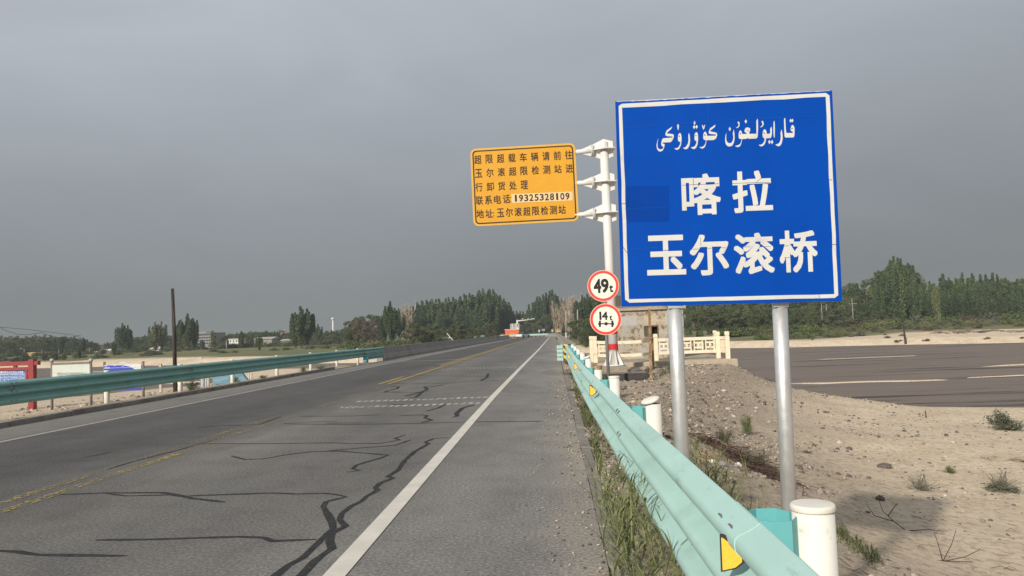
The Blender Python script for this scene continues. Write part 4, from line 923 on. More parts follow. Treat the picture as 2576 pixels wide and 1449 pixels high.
bar(p1, mb, xi1, t2 + .02, u(475, 200)[0], t2 + .10, -hw * .4, hw * .4); bar(p1, mb, xi1, u(460, 300)[1], u(475, 300)[0], u(460, 262)[1], -hw * .4, hw * .4); mb.build('inner_frame', M_REDF, rb)
mb = MB(); bar(p1, mb, xc0 - span + hw * 3, zb0 + .08, xi0, t2 - .0, -.02, .02); pn = mb.build('panel', M_NB, rb)
mb = MB(); 
for i, ch in enumerate('一师阿拉尔市河长公示牌'):
    x = 360 - (10 - i) * 33.5; c = u(x, 264); h = abs(u(x, 248)[1] - u(x, 282)[1]); p1.char(mb, ch, c[0], c[1], h * .92, h, .03, .024)
for r_ in (282, 327, 370, 395):
    a = u(400, r_)[1]; bar(p1, mb, xc0 - span + hw * 4, a, u(398, 300)[0], a + .012, .020, .024)
for cx_ in (-120, 8, 76, 143, 320, 398):
    a = u(cx_, 300)[0]; bar(p1, mb, a, zb0 + .2, a + .012, u(300, 282)[1], .020, .0235)
for r_ in (303, 352):
    for (xa_, xb_) in ((15, 65), (90, 130), (165, 300), (330, 385), (-100, -10)):
        x = xa_
        while x < xb_: w_ = random.uniform(5, 10); a = u(x, r_ - 7); c = u(x + w_, r_ + 7); bar(p1, mb, a[0], c[1], c[0], a[1], .020, .0232); x += w_ + 4
mb.build('lettering', M_TXTW, pn)
# 2: faded white board on two knobbed brown posts
q = foot(129, 1033); q2 = foot(225, 1021); Y2 = (q.y + q2.y) / 2; p2 = Flat(178, 970, Y2, R(2))
wb = thing('notice_board', (q.x, Y2, q.z), 'faded white notice board between two brown knobbed posts', 'notice board'); u = lambda zx, zy_: p2.px(*zl(zx, zy_))
for zx, zb_ in ((815, 885), (1432, 800)):
    a = u(zx, 100); b2 = u(zx, zb_); A_, B_ = p2.M @ Vector((a[0], a[1], -.03)), p2.M @ Vector((b2[0] if zx < 1000 else a[0], b2[1] - .4, -.03)); mb = MB(); mb.tube([B_, A_], .045, 12); po = mb.build('post', M_BRN, wb)
    mb = MB(); mb.tube([A_ + Vector((0, 0, k)) for k in (0, .02, .06, .1, .12)], [.03, .06, .075, .06, .02], 12); mb.build('knob', simple('knob_grey', (.42, .40, .37), .5), po)
mb = MB(); a = u(833, 150); c = u(1425, 150); bar(p2, mb, a[0], u(833, 520)[1], c[0], a[1], -.02, .02); pn = mb.build('panel', M_NW, wb)
mb = MB(); bar(p2, mb, a[0], a[1], c[0], a[1] + .07, -.03, .03); bar(p2, mb, a[0], u(833, 540)[1], c[0], u(833, 520)[1], -.03, .03); mb.build('frame', M_BRN, wb)
mb = MB(); x = 935
for ch in '阿拉尔市河道管理范围告示': 
    c = u(x, 296); p2.char(mb, ch, c[0], c[1], .10, .13, .0, .023); x += 39
mb.build('lettering', M_TXTG, pn)
# 3: white panel with a torn blue banner hanging over it
q = foot(262, 1012); q2 = foot(358, 1003); Y3 = (q.y + q2.y) / 2; p3 = Flat(310, 960, Y3, R(2))
bb = thing('notice_board', (q.x, Y3, q.z), 'white panel with a sagging blue banner between two grey brown posts', 'notice board'); u = lambda zx, zy_: p3.px(*zl(zx, zy_))
for zx, zt_, zb_ in ((1648, 100, 775), (2262, 90, 680)):
    a = u(zx, zt_); b2 = u(zx, zb_); mb = MB(); mb.tube([p3.M @ Vector((a[0], b2[1] - .5, -.03)), p3.M @ Vector((a[0], a[1], -.03))], .048, 12); mb.build('post', M_BRN, bb)
mb = MB(); a = u(1660, 150); c = u(2240, 555); bar(p3, mb, a[0], c[1] + .04, c[0], a[1], -.02, .015); mb.build('panel', M_PLW, bb)
mb = MB(); zzp = [(1650, 170), (1700, 155), (1950, 152), (2050, 172), (2110, 200), (2160, 228), (2240, 320), (2240, 550), (1660, 556), (1652, 300)]
mb.prism([u(*p) for p in zzp][::-1], .017, .024, 0, p3.M); bn = mb.build('banner', M_NB2, bb); mb = MB(); bar(p3, mb, u(1655, 1)[0], u(1, 268)[1], u(1745, 1)[0], u(1, 254)[1], .024, .027); bar(p3, mb, u(1745, 1)[0], u(1, 266)[1], u(2200, 1)[0], u(1, 262)[1], .024, .027)
for x0_, x1_, yy, hh in ((1895, 1998, 187, 7), (1665, 1700, 232, 4), (1800, 1840, 228, 4), (1935, 1965, 214, 4), (1930, 1965, 242, 4), (2020, 2040, 200, 5), (2020, 2040, 225, 5), (2060, 2085, 205, 3), (2060, 2085, 225, 3)):
    x = x0_
    while x < x1_: bar(p3, mb, u(x, 1)[0], u(1, yy + hh)[1], u(x + 8, 1)[0], u(1, yy - hh)[1], .024, .0268); x += 11
mb.build('lettering', M_TXTW, bn)
# 4: weathered white frame with a navy ruled board
zc = zf(0, 1130, 2.5425)
q = foot(402, 988); Y4 = q.y; p4 = Flat(455, 950, Y4, R(3)); nb = thing('notice_board', (q.x, Y4, q.z), 'navy ruled board in a rough pale frame beside the dark wooden pole', 'notice board'); u = lambda zx, zy_: p4.px(*zc(zx, zy_))
M_PALE = simple('pale_weathered_timber', (.50, .44, .38), .85, var=.25, scale=5)
for zx, zt_, zb_ in ((1606, 770, 1095), (2022, 760, 1050)):
    a = u(zx, zt_); b2 = u(zx, zb_); mb = MB(); mb.bbox(p4.M @ Vector((a[0] - .06, b2[1] - .5, -.05)), p4.M @ Vector((a[0] + .06, a[1], .05)), .01); mb.build('post', M_PALE, nb)
mb = MB(); bar(p4, mb, u(1615, 1)[0], u(1, 1035)[1], u(2015, 1)[0], u(1, 1018)[1], -.03, .03); bar(p4, mb, u(1615, 1)[0], u(1, 800)[1], u(2015, 1)[0], u(1, 780)[1], -.03, .03); mb.build('frame', M_PALE, nb)
mb = MB(); bar(p4, mb, u(1632, 1)[0], u(1, 1000)[1], u(2012, 1)[0], u(1, 860)[1], -.02, .02); pn = mb.build('panel', M_NB3, nb)
mb = MB(); bar(p4, mb, u(1632, 1)[0], u(1, 1000)[1], u(2012, 1)[0], u(1, 992)[1], .02, .024)
for k in range(9): bar(p4, mb, u(1650, 1)[0], u(1, 978 - k * 13)[1], u(1995, 1)[0], u(1, 975 - k * 13)[1], .02, .0235)
mb.build('ruling', M_TXTW, pn)
# 5: blue painted block wall beyond the board, broken at its right end
ze = zf(700, 1130, 2.862)
M_BLOCK, nd, ln, b = nmat('blue_painted_blocks', .9, 0, .1)
n = tex(nd, ln, 2.6, 7, .65, sc=(.4, 1, 1.6)); r = rampn(nd, ln, n.outputs['Fac'], [(.35, (.10, .085, .065)), (.44, (.14, .24, .31)), (.6, (.19, .32, .40)), (.72, (.36, .38, .38))]); ln.new(r.outputs[0], b.inputs['Base Color'])
a = foot((375 / 2.862 + 700) / 1.5652, (1130 + 1130 / 2.862) / 1.5652); p5 = Flat((560 / 2.862 + 700) / 1.5652, (1130 + 1060 / 2.862) / 1.5652, a.y, R(0)); u = lambda zx, zy_: p5.px(*ze(zx, zy_))
mb = MB(); lo_ = u(400, 1150)[1] - .5
mb.prism([(u(375, 1)[0], lo_), (u(770, 1)[0], lo_), (u(770, 1)[0], u(1, 1085)[1]), (u(735, 1)[0], u(1, 1040)[1]), (u(700, 1)[0], u(1, 990)[1]), (u(375, 1)[0], u(1, 980)[1])], -.2, 0, 0, p5.M)
tag(mb.build('block_wall', M_BLOCK), 'low wall of blue painted blocks broken off at its right end', 'wall')
def stake(zx, zt_, zb_, r, mat, label, name='stake', lean=0, fn=ze, extra=.5, cat='post'):
    b2 = foot(*fn(zx, zb_)); a = at(*fn(zx + lean, zt_), b2.y); d = (b2 - a).normalized(); mb = MB(); mb.tube([b2 + d * extra, a], r, 10); return tag(mb.build(name, mat), label, cat)
for zx, zt_, zb_, rr_, mm_, lb in ((292, 1010, 1160, .05, simple('blue_post', (.2, .3, .4), .7), 'blue painted stake left of the broken block wall'), (318, 1005, 1150, .05, M_PALE, 'pale post between the navy board and the block wall'), (345, 1000, 1150, .05, M_PALE, 'pale post touching the left end of the block wall'), (800, 985, 1045, .05, M_PALE, 'short pale post right of the block wall'), (828, 975, 1045, .055, M_PALE, 'taller pale post right of the block wall')):
    stake(zx, zt_, zb_, rr_, mm_, lb)
stake(1742, 848, 895, .035, M_BRN, 'thin leaning dark stick behind the left guardrail', lean=18)
# dark wooden pole
M_WOOD, nd, ln, b = nmat('weathered_timber', .95, 0, .1)
n = tex(nd, ln, 3, 7, .65, sc=(5, 5, .5)); r = rampn(nd, ln, n.outputs['Fac'], [(.35, (.024, .020, .018)), (.5, (.055, .045, .039)), (.68, (.14, .115, .098))]); ln.new(r.outputs[0], b.inputs['Base Color'])
q = foot(440.5, 986); a = at(434, 726, q.y); mb = MB(); mb.tube([q - (a - q).normalized() * .6, q.lerp(a, .5) + Vector((.03, 0, 0)), a], [.095, .082, .064], 14); tag(mb.build('wooden_pole', M_WOOD), 'tall dark weathered wooden pole standing alone behind the left guardrail', 'pole')

# ------------------------------------------------------------------ foliage
def leafmat(name, lo, mid, hi, sc=.9):
    mt, nd, ln, b = nmat(name, .85, 0, .12)
    oi = nd.new('ShaderNodeObjectInfo'); n = tex(nd, ln, sc, 5, .7, 'World'); nl = nd.new('ShaderNodeAttribute'); nl.attribute_name = 'tint'
    ad = nd.new('ShaderNodeMath'); ad.operation = 'MULTIPLY_ADD'; ln.new(oi.outputs['Random'], ad.inputs[0]); ad.inputs[1].default_value = .25; ln.new(nl.outputs['Fac'], ad.inputs[2])
    a2 = nd.new('ShaderNodeMath'); a2.operation = 'MULTIPLY_ADD'; ln.new(n.outputs['Fac'], a2.inputs[0]); a2.inputs[1].default_value = .4; ln.new(ad.outputs[0], a2.inputs[2])
    r = rampn(nd, ln, a2.outputs[0], [(.30, lo), (.62, mid), (.98, hi)]); ln.new(r.outputs[0], b.inputs['Base Color']); return mt
M_POP = leafmat('poplar_leaves', (.055, .082, .034), (.092, .128, .052), (.155, .19, .080)); M_POPD = leafmat('dark_poplar_leaves', (.044, .070, .036), (.074, .106, .052), (.125, .16, .078))
M_POPL = leafmat('pale_poplar_leaves', (.10, .12, .05), (.15, .17, .075), (.23, .24, .11)); M_BRD = leafmat('broadleaf_leaves', (.062, .082, .036), (.102, .126, .056), (.17, .185, .088))
M_SHR = leafmat('shrub_leaves', (.062, .088, .032), (.108, .142, .052), (.18, .21, .08), 1.5); M_REED = leafmat('reed_leaves', (.10, .115, .05), (.16, .165, .075), (.27, .25, .13), 1.2); M_GREY = leafmat('greygreen_leaves', (.085, .09, .06), (.14, .145, .10), (.22, .22, .165), 1.5); M_BRNL = leafmat('brown_leaves', (.09, .065, .045), (.15, .115, .08), (.22, .18, .13), 1.5)
M_TAMA = leafmat('dark_shrub_leaves', (.05, .056, .034), (.085, .09, .055), (.14, .14, .085), 1.5)
M_BARK = simple('bark', (.15, .125, .10), .95, var=.3, scale=6); M_BARKP = simple('pale_bark', (.36, .32, .26), .9, var=.2, scale=5); M_LIME = simple('limewash', (.62, .58, .52), .9, var=.1); M_DEAD = simple('dead_twigs', (.42, .335, .25), .95, var=.3, scale=3)
def leaves_mesh(name, P, size, mat, up=.0, aspect=1.6, tint=None):
    """many separate leaf-sized quads scattered through the crown's volume"""
    n = len(P); nr = rng.normal(size=(n, 3)); nr[:, 2] += up; nr /= np.linalg.norm(nr, axis=1)[:, None]
    t = rng.normal(size=(n, 3)); t[:, 2] += 1.2; t -= nr * (t * nr).sum(1)[:, None]; t /= np.linalg.norm(t, axis=1)[:, None]; bt = np.cross(nr, t)
    s = (size if np.ndim(size) else np.full(n, size)) * rng.uniform(.6, 1.35, n); a = t * (s * aspect * .5)[:, None]; c = bt * (s * .5)[:, None]
    V = np.stack([P - a, P + c * .9 - a * .1, P + a, P - c * .9 + a * .1], 1).reshape(-1, 3)
    me = bpy.data.meshes.new(name); me.vertices.add(4 * n); me.vertices.foreach_set('co', V.astype(np.float32).ravel()); me.loops.add(4 * n); me.loops.foreach_set('vertex_index', np.arange(4 * n, dtype=np.int32))
    me.polygons.add(n); me.polygons.foreach_set('loop_start', np.arange(0, 4 * n, 4, dtype=np.int32)); me.polygons.foreach_set('loop_total', np.full(n, 4, np.int32)); me.update(); me.validate()
    tt = np.repeat(tint if tint is not None else rng.uniform(.1, .5, n), 4); at_ = me.attributes.new('tint', 'FLOAT', 'POINT'); at_.data.foreach_set('value', tt.astype(np.float32)); me.materials.append(mat); return me
def wood_mesh(name, tubes, mats, mi=None):
    mb = MB()
    for k, (pts, rad) in enumerate(tubes): mb.tube(pts, rad, 6, (mi[k] if mi else 0))
    me = bpy.data.meshes.new(name); me.from_pydata(mb.v, [], mb.f); me.polygons.foreach_set('use_smooth', mb.sm); me.polygons.foreach_set('material_index', mb.m)
    for q in (mats if isinstance(mats, (list, tuple)) else [mats]): me.materials.append(q)
    return me
def poplar_kind(mat, seed, spread=.16, n_sp=9, nleaf=5600, lime=False, low=.10, barkm=None):
    """unit-height upright poplar: near-vertical limbs, each clothed in leaves -> spiky flame outline with slits"""
    r = np.random.default_rng(seed); P = []; S = []; T = []; tubes = [([(0, 0, -.03), (.004, 0, .3), (-.004, .003, .62), (0, 0, .9)], [.017, .013, .008, .002])]
    sp = [(0, 0, low, 1.0, .052)]
    for k in range(n_sp):
        a = 2 * math.pi * (k + r.uniform(-.3, .3)) / n_sp; rad = spread * r.uniform(.35, 1.0); z0 = r.uniform(.06, .42); sp.append((rad * math.cos(a), rad * math.sin(a), z0, min(1.0, (r.uniform(.85, 1.0) - .13 * (rad / spread))), r.uniform(.034, .052)))
    w = np.array([s_[3] - s_[2] for s_ in sp]); w /= w.sum()
    for (x, y, z0, z1, rr_), ww in zip(sp, w):
        n = int(nleaf * ww); t = r.beta(1.15, 1.0, n); z = z0 + (z1 - z0) * t; out = np.minimum(1, t / .35) ** .8
        lump = .65 + .55 * np.abs(np.sin(t * r.uniform(14, 22) + r.uniform(0, 6))) * r.uniform(.6, 1.2, n); env = (rr_ * (1 - .72 * t ** 4.5) * lump + .004)
        q = r.normal(size=(n, 2)); q /= np.linalg.norm(q, axis=1)[:, None]; rad = env * np.sqrt(r.uniform(0, 1, n)); bx = x * out + .012 * np.sin(t * 7 + x * 90); by = y * out + .012 * np.cos(t * 6 + y * 70)
        P.append(np.stack([bx + q[:, 0] * rad, by + q[:, 1] * rad, z], 1)); S.append(np.full(n, .0205)); T.append(np.full(n, r.uniform(.0, .28)) + r.uniform(0, .25, n))
        tubes.append(([(0, 0, z0 * .8), (x * .7, y * .7, z0 + (z1 - z0) * .25), (x, y, z0 + (z1 - z0) * .8)], [.006, .004, .001]))
    lm = leaves_mesh('crown', np.concatenate(P), np.concatenate(S), mat, .1, 1.9, np.concatenate(T)); tm = wood_mesh('trunk', tubes, barkm or M_BARK)
    if lime: tm.materials.append(M_LIME)
    return tm, lm
def broad_kind(mat, seed, wd=.42, nleaf=5200, nc=40, barkm=None, base=.05, leaf=.026):
    r = np.random.default_rng(seed); P = []; T = []; tubes = [([(0, 0, -.03), (.01, 0, .2), (0, .01, .45)], [.028, .02, .012])]
    for k in range(nc):
        a = r.uniform(0, 2 * math.pi); z = r.uniform(base + .04, .93); rm = wd * math.sin(math.pi * min(.97, (z - base * .4) / (1.04 - base * .4))) ** .6 * math.sqrt(r.uniform(.05, 1)); c = np.array([rm * math.cos(a), rm * math.sin(a), z]); cr = r.uniform(.085, .16) * (1.15 - .45 * z) * wd / .42
        n = int(nleaf / nc); q = r.normal(size=(n, 3)); q /= np.linalg.norm(q, axis=1)[:, None]; q *= (r.uniform(.25, 1, n) ** .5)[:, None] * cr; q[:, 2] *= .75; P.append(c + q); T.append(np.full(n, r.uniform(0, .3)) + r.uniform(0, .22, n))
        tubes.append(([(0, 0, .2), tuple(c * .55 + np.array([0, 0, .09])), tuple(c)], [.010, .006, .002]))
    return wood_mesh('trunk', tubes, barkm or M_BARK), leaves_mesh('crown', np.concatenate(P), leaf, mat, .3, 1.5, np.concatenate(T))
def dead_kind(seed, spread=.13):
    """leafless pale poplar: brush of upright bare limbs and twigs"""
    r = np.random.default_rng(seed); tubes = [([(0, 0, -.03), (.005, 0, .35), (0, 0, .97)], [.017, .012, .002])]; tw = []
    for k in range(30):
        a = r.uniform(0, 6.28); rad = spread * r.uniform(.15, 1); z0 = r.uniform(.05, .6); z1 = min(1, z0 + r.uniform(.25, .5)); x, y = rad * math.cos(a), rad * math.sin(a)
        tw.append(([(0, 0, z0), (x * .6, y * .6, z0 + (z1 - z0) * .3), (x, y, z1)], [.007, .0045, .0015]))
        for j in range(16):
            t = r.uniform(.2, .95); p = np.array([x * min(1, t * 1.4), y * min(1, t * 1.4), z0 + (z1 - z0) * t]); d = np.array([r.normal() * .022, r.normal() * .022, r.uniform(.04, .1)]); tw.append(([tuple(p), tuple(p + d * .5), tuple(p + d)], [.0042, .0032, .0012]))
    t2 = wood_mesh('trunk', tubes, M_BARKP); c = wood_mesh('branches', tw, M_DEAD); return t2, c
def shrub_kind(mat, seed, flat=.8, nleaf=2400, stems=12, leaf=.055, wisp=0.0, open_=.5):
    """unit-radius dome of twigs and small leaves sitting on the ground"""
    r = np.random.default_rng(seed); P = []; T = []; tubes = []
    for k in range(stems):
        a = r.uniform(0, 6.28); el = r.uniform(.25, 1.45); L = r.uniform(.6, 1.05); d = np.array([math.cos(a) * math.cos(el), math.sin(a) * math.cos(el), math.sin(el) * flat]); e_ = d * L; m_ = e_ * .5 + r.normal(size=3) * .06
        tubes.append(([(0, 0, -.08), tuple(m_), tuple(e_)], [.022, .014, .005])); n = int(nleaf / stems); t = r.uniform(.2, 1.0, n) ** (.6 if not wisp else .9)
        P.append(m_ * (2 * t * (1 - t))[:, None] * 1.0 + e_ * (t ** 2)[:, None] + r.normal(size=(n, 3)) * (.16 * open_ + .05) * np.array([1, 1, .7])); T.append(np.full(n, r.uniform(0, .3)) + r.uniform(0, .25, n))
    P = np.concatenate(P); P[:, 2] = np.abs(P[:, 2]); return wood_mesh('stems', tubes, M_BARK), leaves_mesh('foliage', P, leaf, mat, .3, 1.9 if not wisp else 4.0, np.concatenate(T))
KINDS = {}
for k in range(4): KINDS['poplar', k] = poplar_kind(M_POP, 100 + k, .13 + .03 * k, 8 + k)
for k in range(3): KINDS['dark', k] = poplar_kind(M_POPD, 130 + k, .19 + .04 * k, 11 + 2 * k, 7000, low=.10)
for k in range(2): KINDS['pale', k] = poplar_kind(M_POPL, 160 + k, .17, 11, 4200, low=.05, barkm=M_BARKP)
for k in range(3): KINDS['broad', k] = broad_kind(M_BRD, 200 + k, .36 + .05 * k)
for k in range(2): KINDS['dead', k] = dead_kind(230 + k, .12 + .03 * k)
for k in range(2): KINDS['slim', k] = poplar_kind(M_POPL, 240 + k, .045, 4, 1200, low=.2, barkm=M_BARKP)
for k, mt_ in enumerate((M_SHR, M_SHR, M_TAMA, M_GREY, M_BRNL, M_REED)): KINDS['shrub', k] = shrub_kind(mt_, 300 + k)
KINDS['broad', 3] = broad_kind(M_BRNL, 210, .40, 2600, 30); KINDS['reed', 0] = shrub_kind(M_REED, 320, 1.3, 1500, 22, .035, 1.0, .8); KINDS['wisp', 0] = shrub_kind(M_GREY, 330, .9, 1500, 20, .014, 1.0, .35); KINDS['weed', 0] = shrub_kind(M_SHR, 340, 1.0, 2000, 14, .034, 0, .35); KINDS['weed', 1] = shrub_kind(M_TAMA, 341, .7, 2600, 16, .026, 0, .5)
def plant(kind, x, y, z, sx, sz, label, cat, group=None, name=None, parts=True, rz=None):
    wood, leaf = KINDS[kind]; nm = name or {'poplar': 'poplar_tree', 'dark': 'poplar_tree', 'pale': 'poplar_tree', 'slim': 'poplar_tree', 'dead': 'bare_poplar_tree', 'broad': 'broadleaf_tree', 'shrub': 'shrub', 'reed': 'reed_clump', 'wisp': 'dry_shrub', 'weed': 'weed_plant'}[kind[0]]
    o = thing(nm, (x, y, z), label, cat, group); o.scale = (sx, sx, sz); o.rotation_euler.z = rng.uniform(0, 6.28) if rz is None else rz
    for me, pn in ((wood, 'trunk' if nm.endswith('tree') else 'stem'), (leaf, 'branches' if kind[0] == 'dead' else ('crown' if nm.endswith('tree') else 'foliage'))):
        c = bpy.data.objects.new(pn, me); C.objects.link(c); c.parent = o
    return o
def tree_px(kind, px, ptop, Y, label, group=None, wf=1.0, base=None, cat='tree', name=None):
    """tree standing at distance Y on the sight line of column px, its tip reaching the surveyed height"""
    q = at(px, ptop, Y); z = hz(q.x, Y) - .1 if base is None else base; h = max(1.0, q.z - z); return plant(kind, q.x, Y, z, h * wf, h, label, cat, group, name)
rs = random.Random(11)
def sky_at(prof, x): return float(np.interp(x, [p[0] for p in prof], [p[1] for p in prof]))
# --- the big grove left of the road beyond the bridge
PL = [(880, 802), (900, 792), (925, 788), (945, 790), (965, 792), (985, 790), (1005, 792), (1020, 790), (1045, 760), (1080, 753), (1120, 751), (1150, 743), (1180, 736), (1205, 729), (1225, 724), (1245, 729), (1265, 746), (1285, 772), (1300, 783), (1335, 784)]
GL = 'poplars massed in the grove left of the road'
for x in np.arange(1038, 1288, 8.5):
    Y = rs.uniform(276, 302) + (30 if x > 1238 else 0); tree_px((rs.choice(['poplar', 'poplar', 'dark']), rs.randrange(3)), x + rs.uniform(-3, 3), sky_at(PL, x) + rs.choice([0, 2, 5, 9]), Y, 'tall green poplar packed in the dense grove left of the road', GL, rs.uniform(.9, 1.25))
for x in np.arange(1045, 1290, 15):
    Y = rs.uniform(262, 274) + (40 if x > 1238 else 0); tree_px((rs.choice(['poplar', 'dark']), rs.randrange(3)), x + rs.uniform(-5, 5), sky_at(PL, x) + rs.uniform(16, 44), Y, 'tall green poplar packed in the dense grove left of the road', GL, rs.uniform(1.0, 1.4))
GB = 'rounded trees along the foot of the left grove'
for x in np.arange(1030, 1240, 22): tree_px(('broad', rs.randrange(3)), x + rs.uniform(-8, 8), rs.uniform(806, 826), rs.uniform(148, 168), 'rounded dull green tree in front of the left poplar grove', GB, rs.uniform(1.0, 1.3))
for x, t, k in ((884, 806, 2), (905, 793, 0), (930, 790, 1), (915, 812, 1), (950, 795, 0)): tree_px(('broad', k), x, t, 205, 'brownish rounded tree at the left end of the grove', 'brownish trees at the left end of the grove', 1.0)
for x, t, Y, wf in ((982, 758, 185, .95), (1002, 776, 195, .8), (965, 782, 190, .7)): tree_px(('dark', rs.randrange(3)), x, t, Y, {982: 'tallest spiky dark poplar at the left edge of the grove', 1002: 'dark poplar just right of the tallest spiky one', 965: 'shorter dark poplar left of the tallest spiky one'}[x], None, wf)
for x, t in ((1017, 768), (1028, 760), (1022, 782)): tree_px(('dead', rs.randrange(2)), x, t, 240, 'bare brown poplar behind the left end of the grove', 'bare brown poplars behind the left grove', 1.3)
for x, t in ((905, 800), (945, 800), (925, 806)): tree_px(('broad', 3), x, t, 198, 'thin brown tree among the rounded trees left of the grove', 'thin brown trees among the rounded ones', 1.0)
for x in (1292, 1300, 1308, 1316, 1326, 1338): tree_px(('poplar', rs.randrange(3)), x, 781 + rs.uniform(-3, 6), 350, 'distant poplar in the dip of the treeline above the camera gantry', 'distant poplars in the dip above the gantry', 1.1)
# --- trees beyond the bend, straight ahead
PC = [(1335, 772), (1345, 752), (1358, 738), (1374, 728), (1392, 729), (1405, 745), (1420, 752)]
for x in (1341, 1350, 1358, 1366, 1374, 1382, 1390, 1398, 1406): tree_px((rs.choice(['dark', 'poplar']), rs.randrange(3)), x, sky_at(PC, x) + rs.choice([0, 3, 8]), rs.uniform(285, 300), 'tall dark poplar standing behind the far bend of the road', 'tall poplars behind the far bend', rs.uniform(.8, 1.0))
for x in (1330, 1345, 1360, 1376, 1392, 1410, 1424): tree_px(('broad', rs.randrange(3)), x, rs.uniform(782, 806), rs.uniform(264, 276), 'dark rounded tree low behind the far crossing guardrail', 'rounded trees behind the far bend', 1.2)
for x, t in ((1292, 808), (1310, 806), (1330, 804), (1278, 812)): tree_px(('broad', rs.randrange(3)), x, t, 330, 'rounded tree behind the camera gantry', 'rounded trees behind the camera gantry', 1.6)
DL = {1394: 'leftmost bare pale poplar by the bridge end', 1409: 'bare pale poplar second from the left by the bridge end', 1424: 'bare pale poplar with a broad brushy top', 1437: 'bare pale poplar left of the tallest bare one', 1449: 'tallest bare pale poplar by the bridge end', 1432: 'low bare poplar with a whitewashed foot'}
for x, t, Y, wf in ((1394, 756, 205, .8), (1409, 772, 195, .9), (1424, 748, 185, 1.1), (1437, 744, 200, .9), (1449, 738, 190, .85), (1432, 782, 160, .9)): tree_px(('dead', rs.randrange(2)), x, t, Y, DL[x], None, wf)
for x, Y, w_ in ((1425, 170, .22), (1433, 168, .3), (1454, 160, .22)):
    q = at(x, 858, Y); z = hz(q.x, Y); mb = MB(); mb.tube([(q.x, Y, z - .3), (q.x, Y, z + 1.1)], [w_ * 1.2, w_], 12); mb.tube([(q.x, Y, z + 1.1), (q.x + .2, Y, z + 6)], [w_, w_ * .5], 10, 1)
    tag(mb.build('tree_trunk', [M_LIME, M_BARKP]), {1425: 'thin bare trunk with a whitewashed foot by the bridge end', 1433: 'thickest bare trunk with a whitewashed foot', 1454: 'bare trunk with whitewashed foot nearest the round signs'}[x], 'trunk')
for x, t, Y in ((1463, 742, 180), (1476, 738, 190), (1490, 736, 185), (1504, 738, 180), (1518, 738, 190), (1532, 740, 185), (1548, 742, 185)): tree_px(('dark', rs.randrange(3)), x, t + rs.uniform(-3, 4), Y, 'dark poplar in the row behind the round signs', 'dark poplars behind the round signs', .8)
for x, t, Y in ((1413, 800, 240), (1448, 806, 150), (1470, 800, 140), (1490, 798, 135), (1512, 806, 140), (1478, 828, 118), (1500, 832, 120)): tree_px(('broad', rs.randrange(3)), x, t, Y, 'rounded dark green tree behind the concrete parapet end', 'rounded dark trees behind the parapet end', 1.25)
# --- the wood on the far bank, right
PR = [(1560, 742), (1730, 735), (1900, 725), (2060, 715), (2115, 712), (2135, 706), (2150, 702), (2165, 715), (2182, 712), (2200, 695), (2215, 690), (2230, 678), (2243, 672), (2290, 685), (2306, 702), (2314, 690), (2330, 700), (2350, 716), (2368, 690), (2380, 686), (2395, 698), (2420, 684), (2440, 686), (2460, 690), (2480, 676), (2500, 680), (2520, 684), (2540, 694), (2560, 700), (2576, 684), (2620, 690)]
GR = 'poplars massed in the wood on the far right bank'
LR = 'green poplar crowded into the wood on the far right bank'
for x in np.arange(1735, 2620, 15.5):
    Y = rs.uniform(175, 215); tree_px((rs.choice(['poplar', 'poplar', 'dark', 'broad']), rs.randrange(3)), x + rs.uniform(-5, 5), sky_at(PR, x) + rs.choice([0, 3, 8, 14]), Y, LR, GR, rs.uniform(.75, 1.05))
for x in np.arange(1740, 2620, 26):
    tree_px((rs.choice(['dark', 'broad', 'dark']), rs.randrange(3)), x + rs.uniform(-9, 9), sky_at(PR, x) + rs.uniform(28, 62), rs.uniform(160, 175), LR, GR, rs.uniform(.9, 1.2))
for x in np.arange(1745, 2250, 21): tree_px(('broad', rs.randrange(3)), x + rs.uniform(-9, 9), rs.uniform(768, 790), rs.uniform(152, 160), 'dark bushy tree along the shaded front of the right wood', 'dark bushy trees along the front of the right wood', rs.uniform(1.1, 1.5))
big = [(2205, 698), (2216, 690), (2228, 678), (2240, 655), (2247, 645), (2256, 648), (2263, 651), (2272, 668), (2283, 678), (2293, 694)]
for i, (x, t) in enumerate(big): tree_px(('dark' if i % 2 else 'poplar', i % 3), x, t, 168 + (i % 3) * 4, 'poplar of the tall dense clump right of the blue sign', 'poplars of the tallest clump right of the blue sign', .75)
for x, t, Y in ((2349, 712, 155), (2356, 720, 154)): tree_px(('slim', 0), x, t, Y, {2349: 'slender pale poplar, left of a pair right of the tall clump', 2356: 'slender pale poplar, right of a pair right of the tall clump'}[x], None, 1.0)
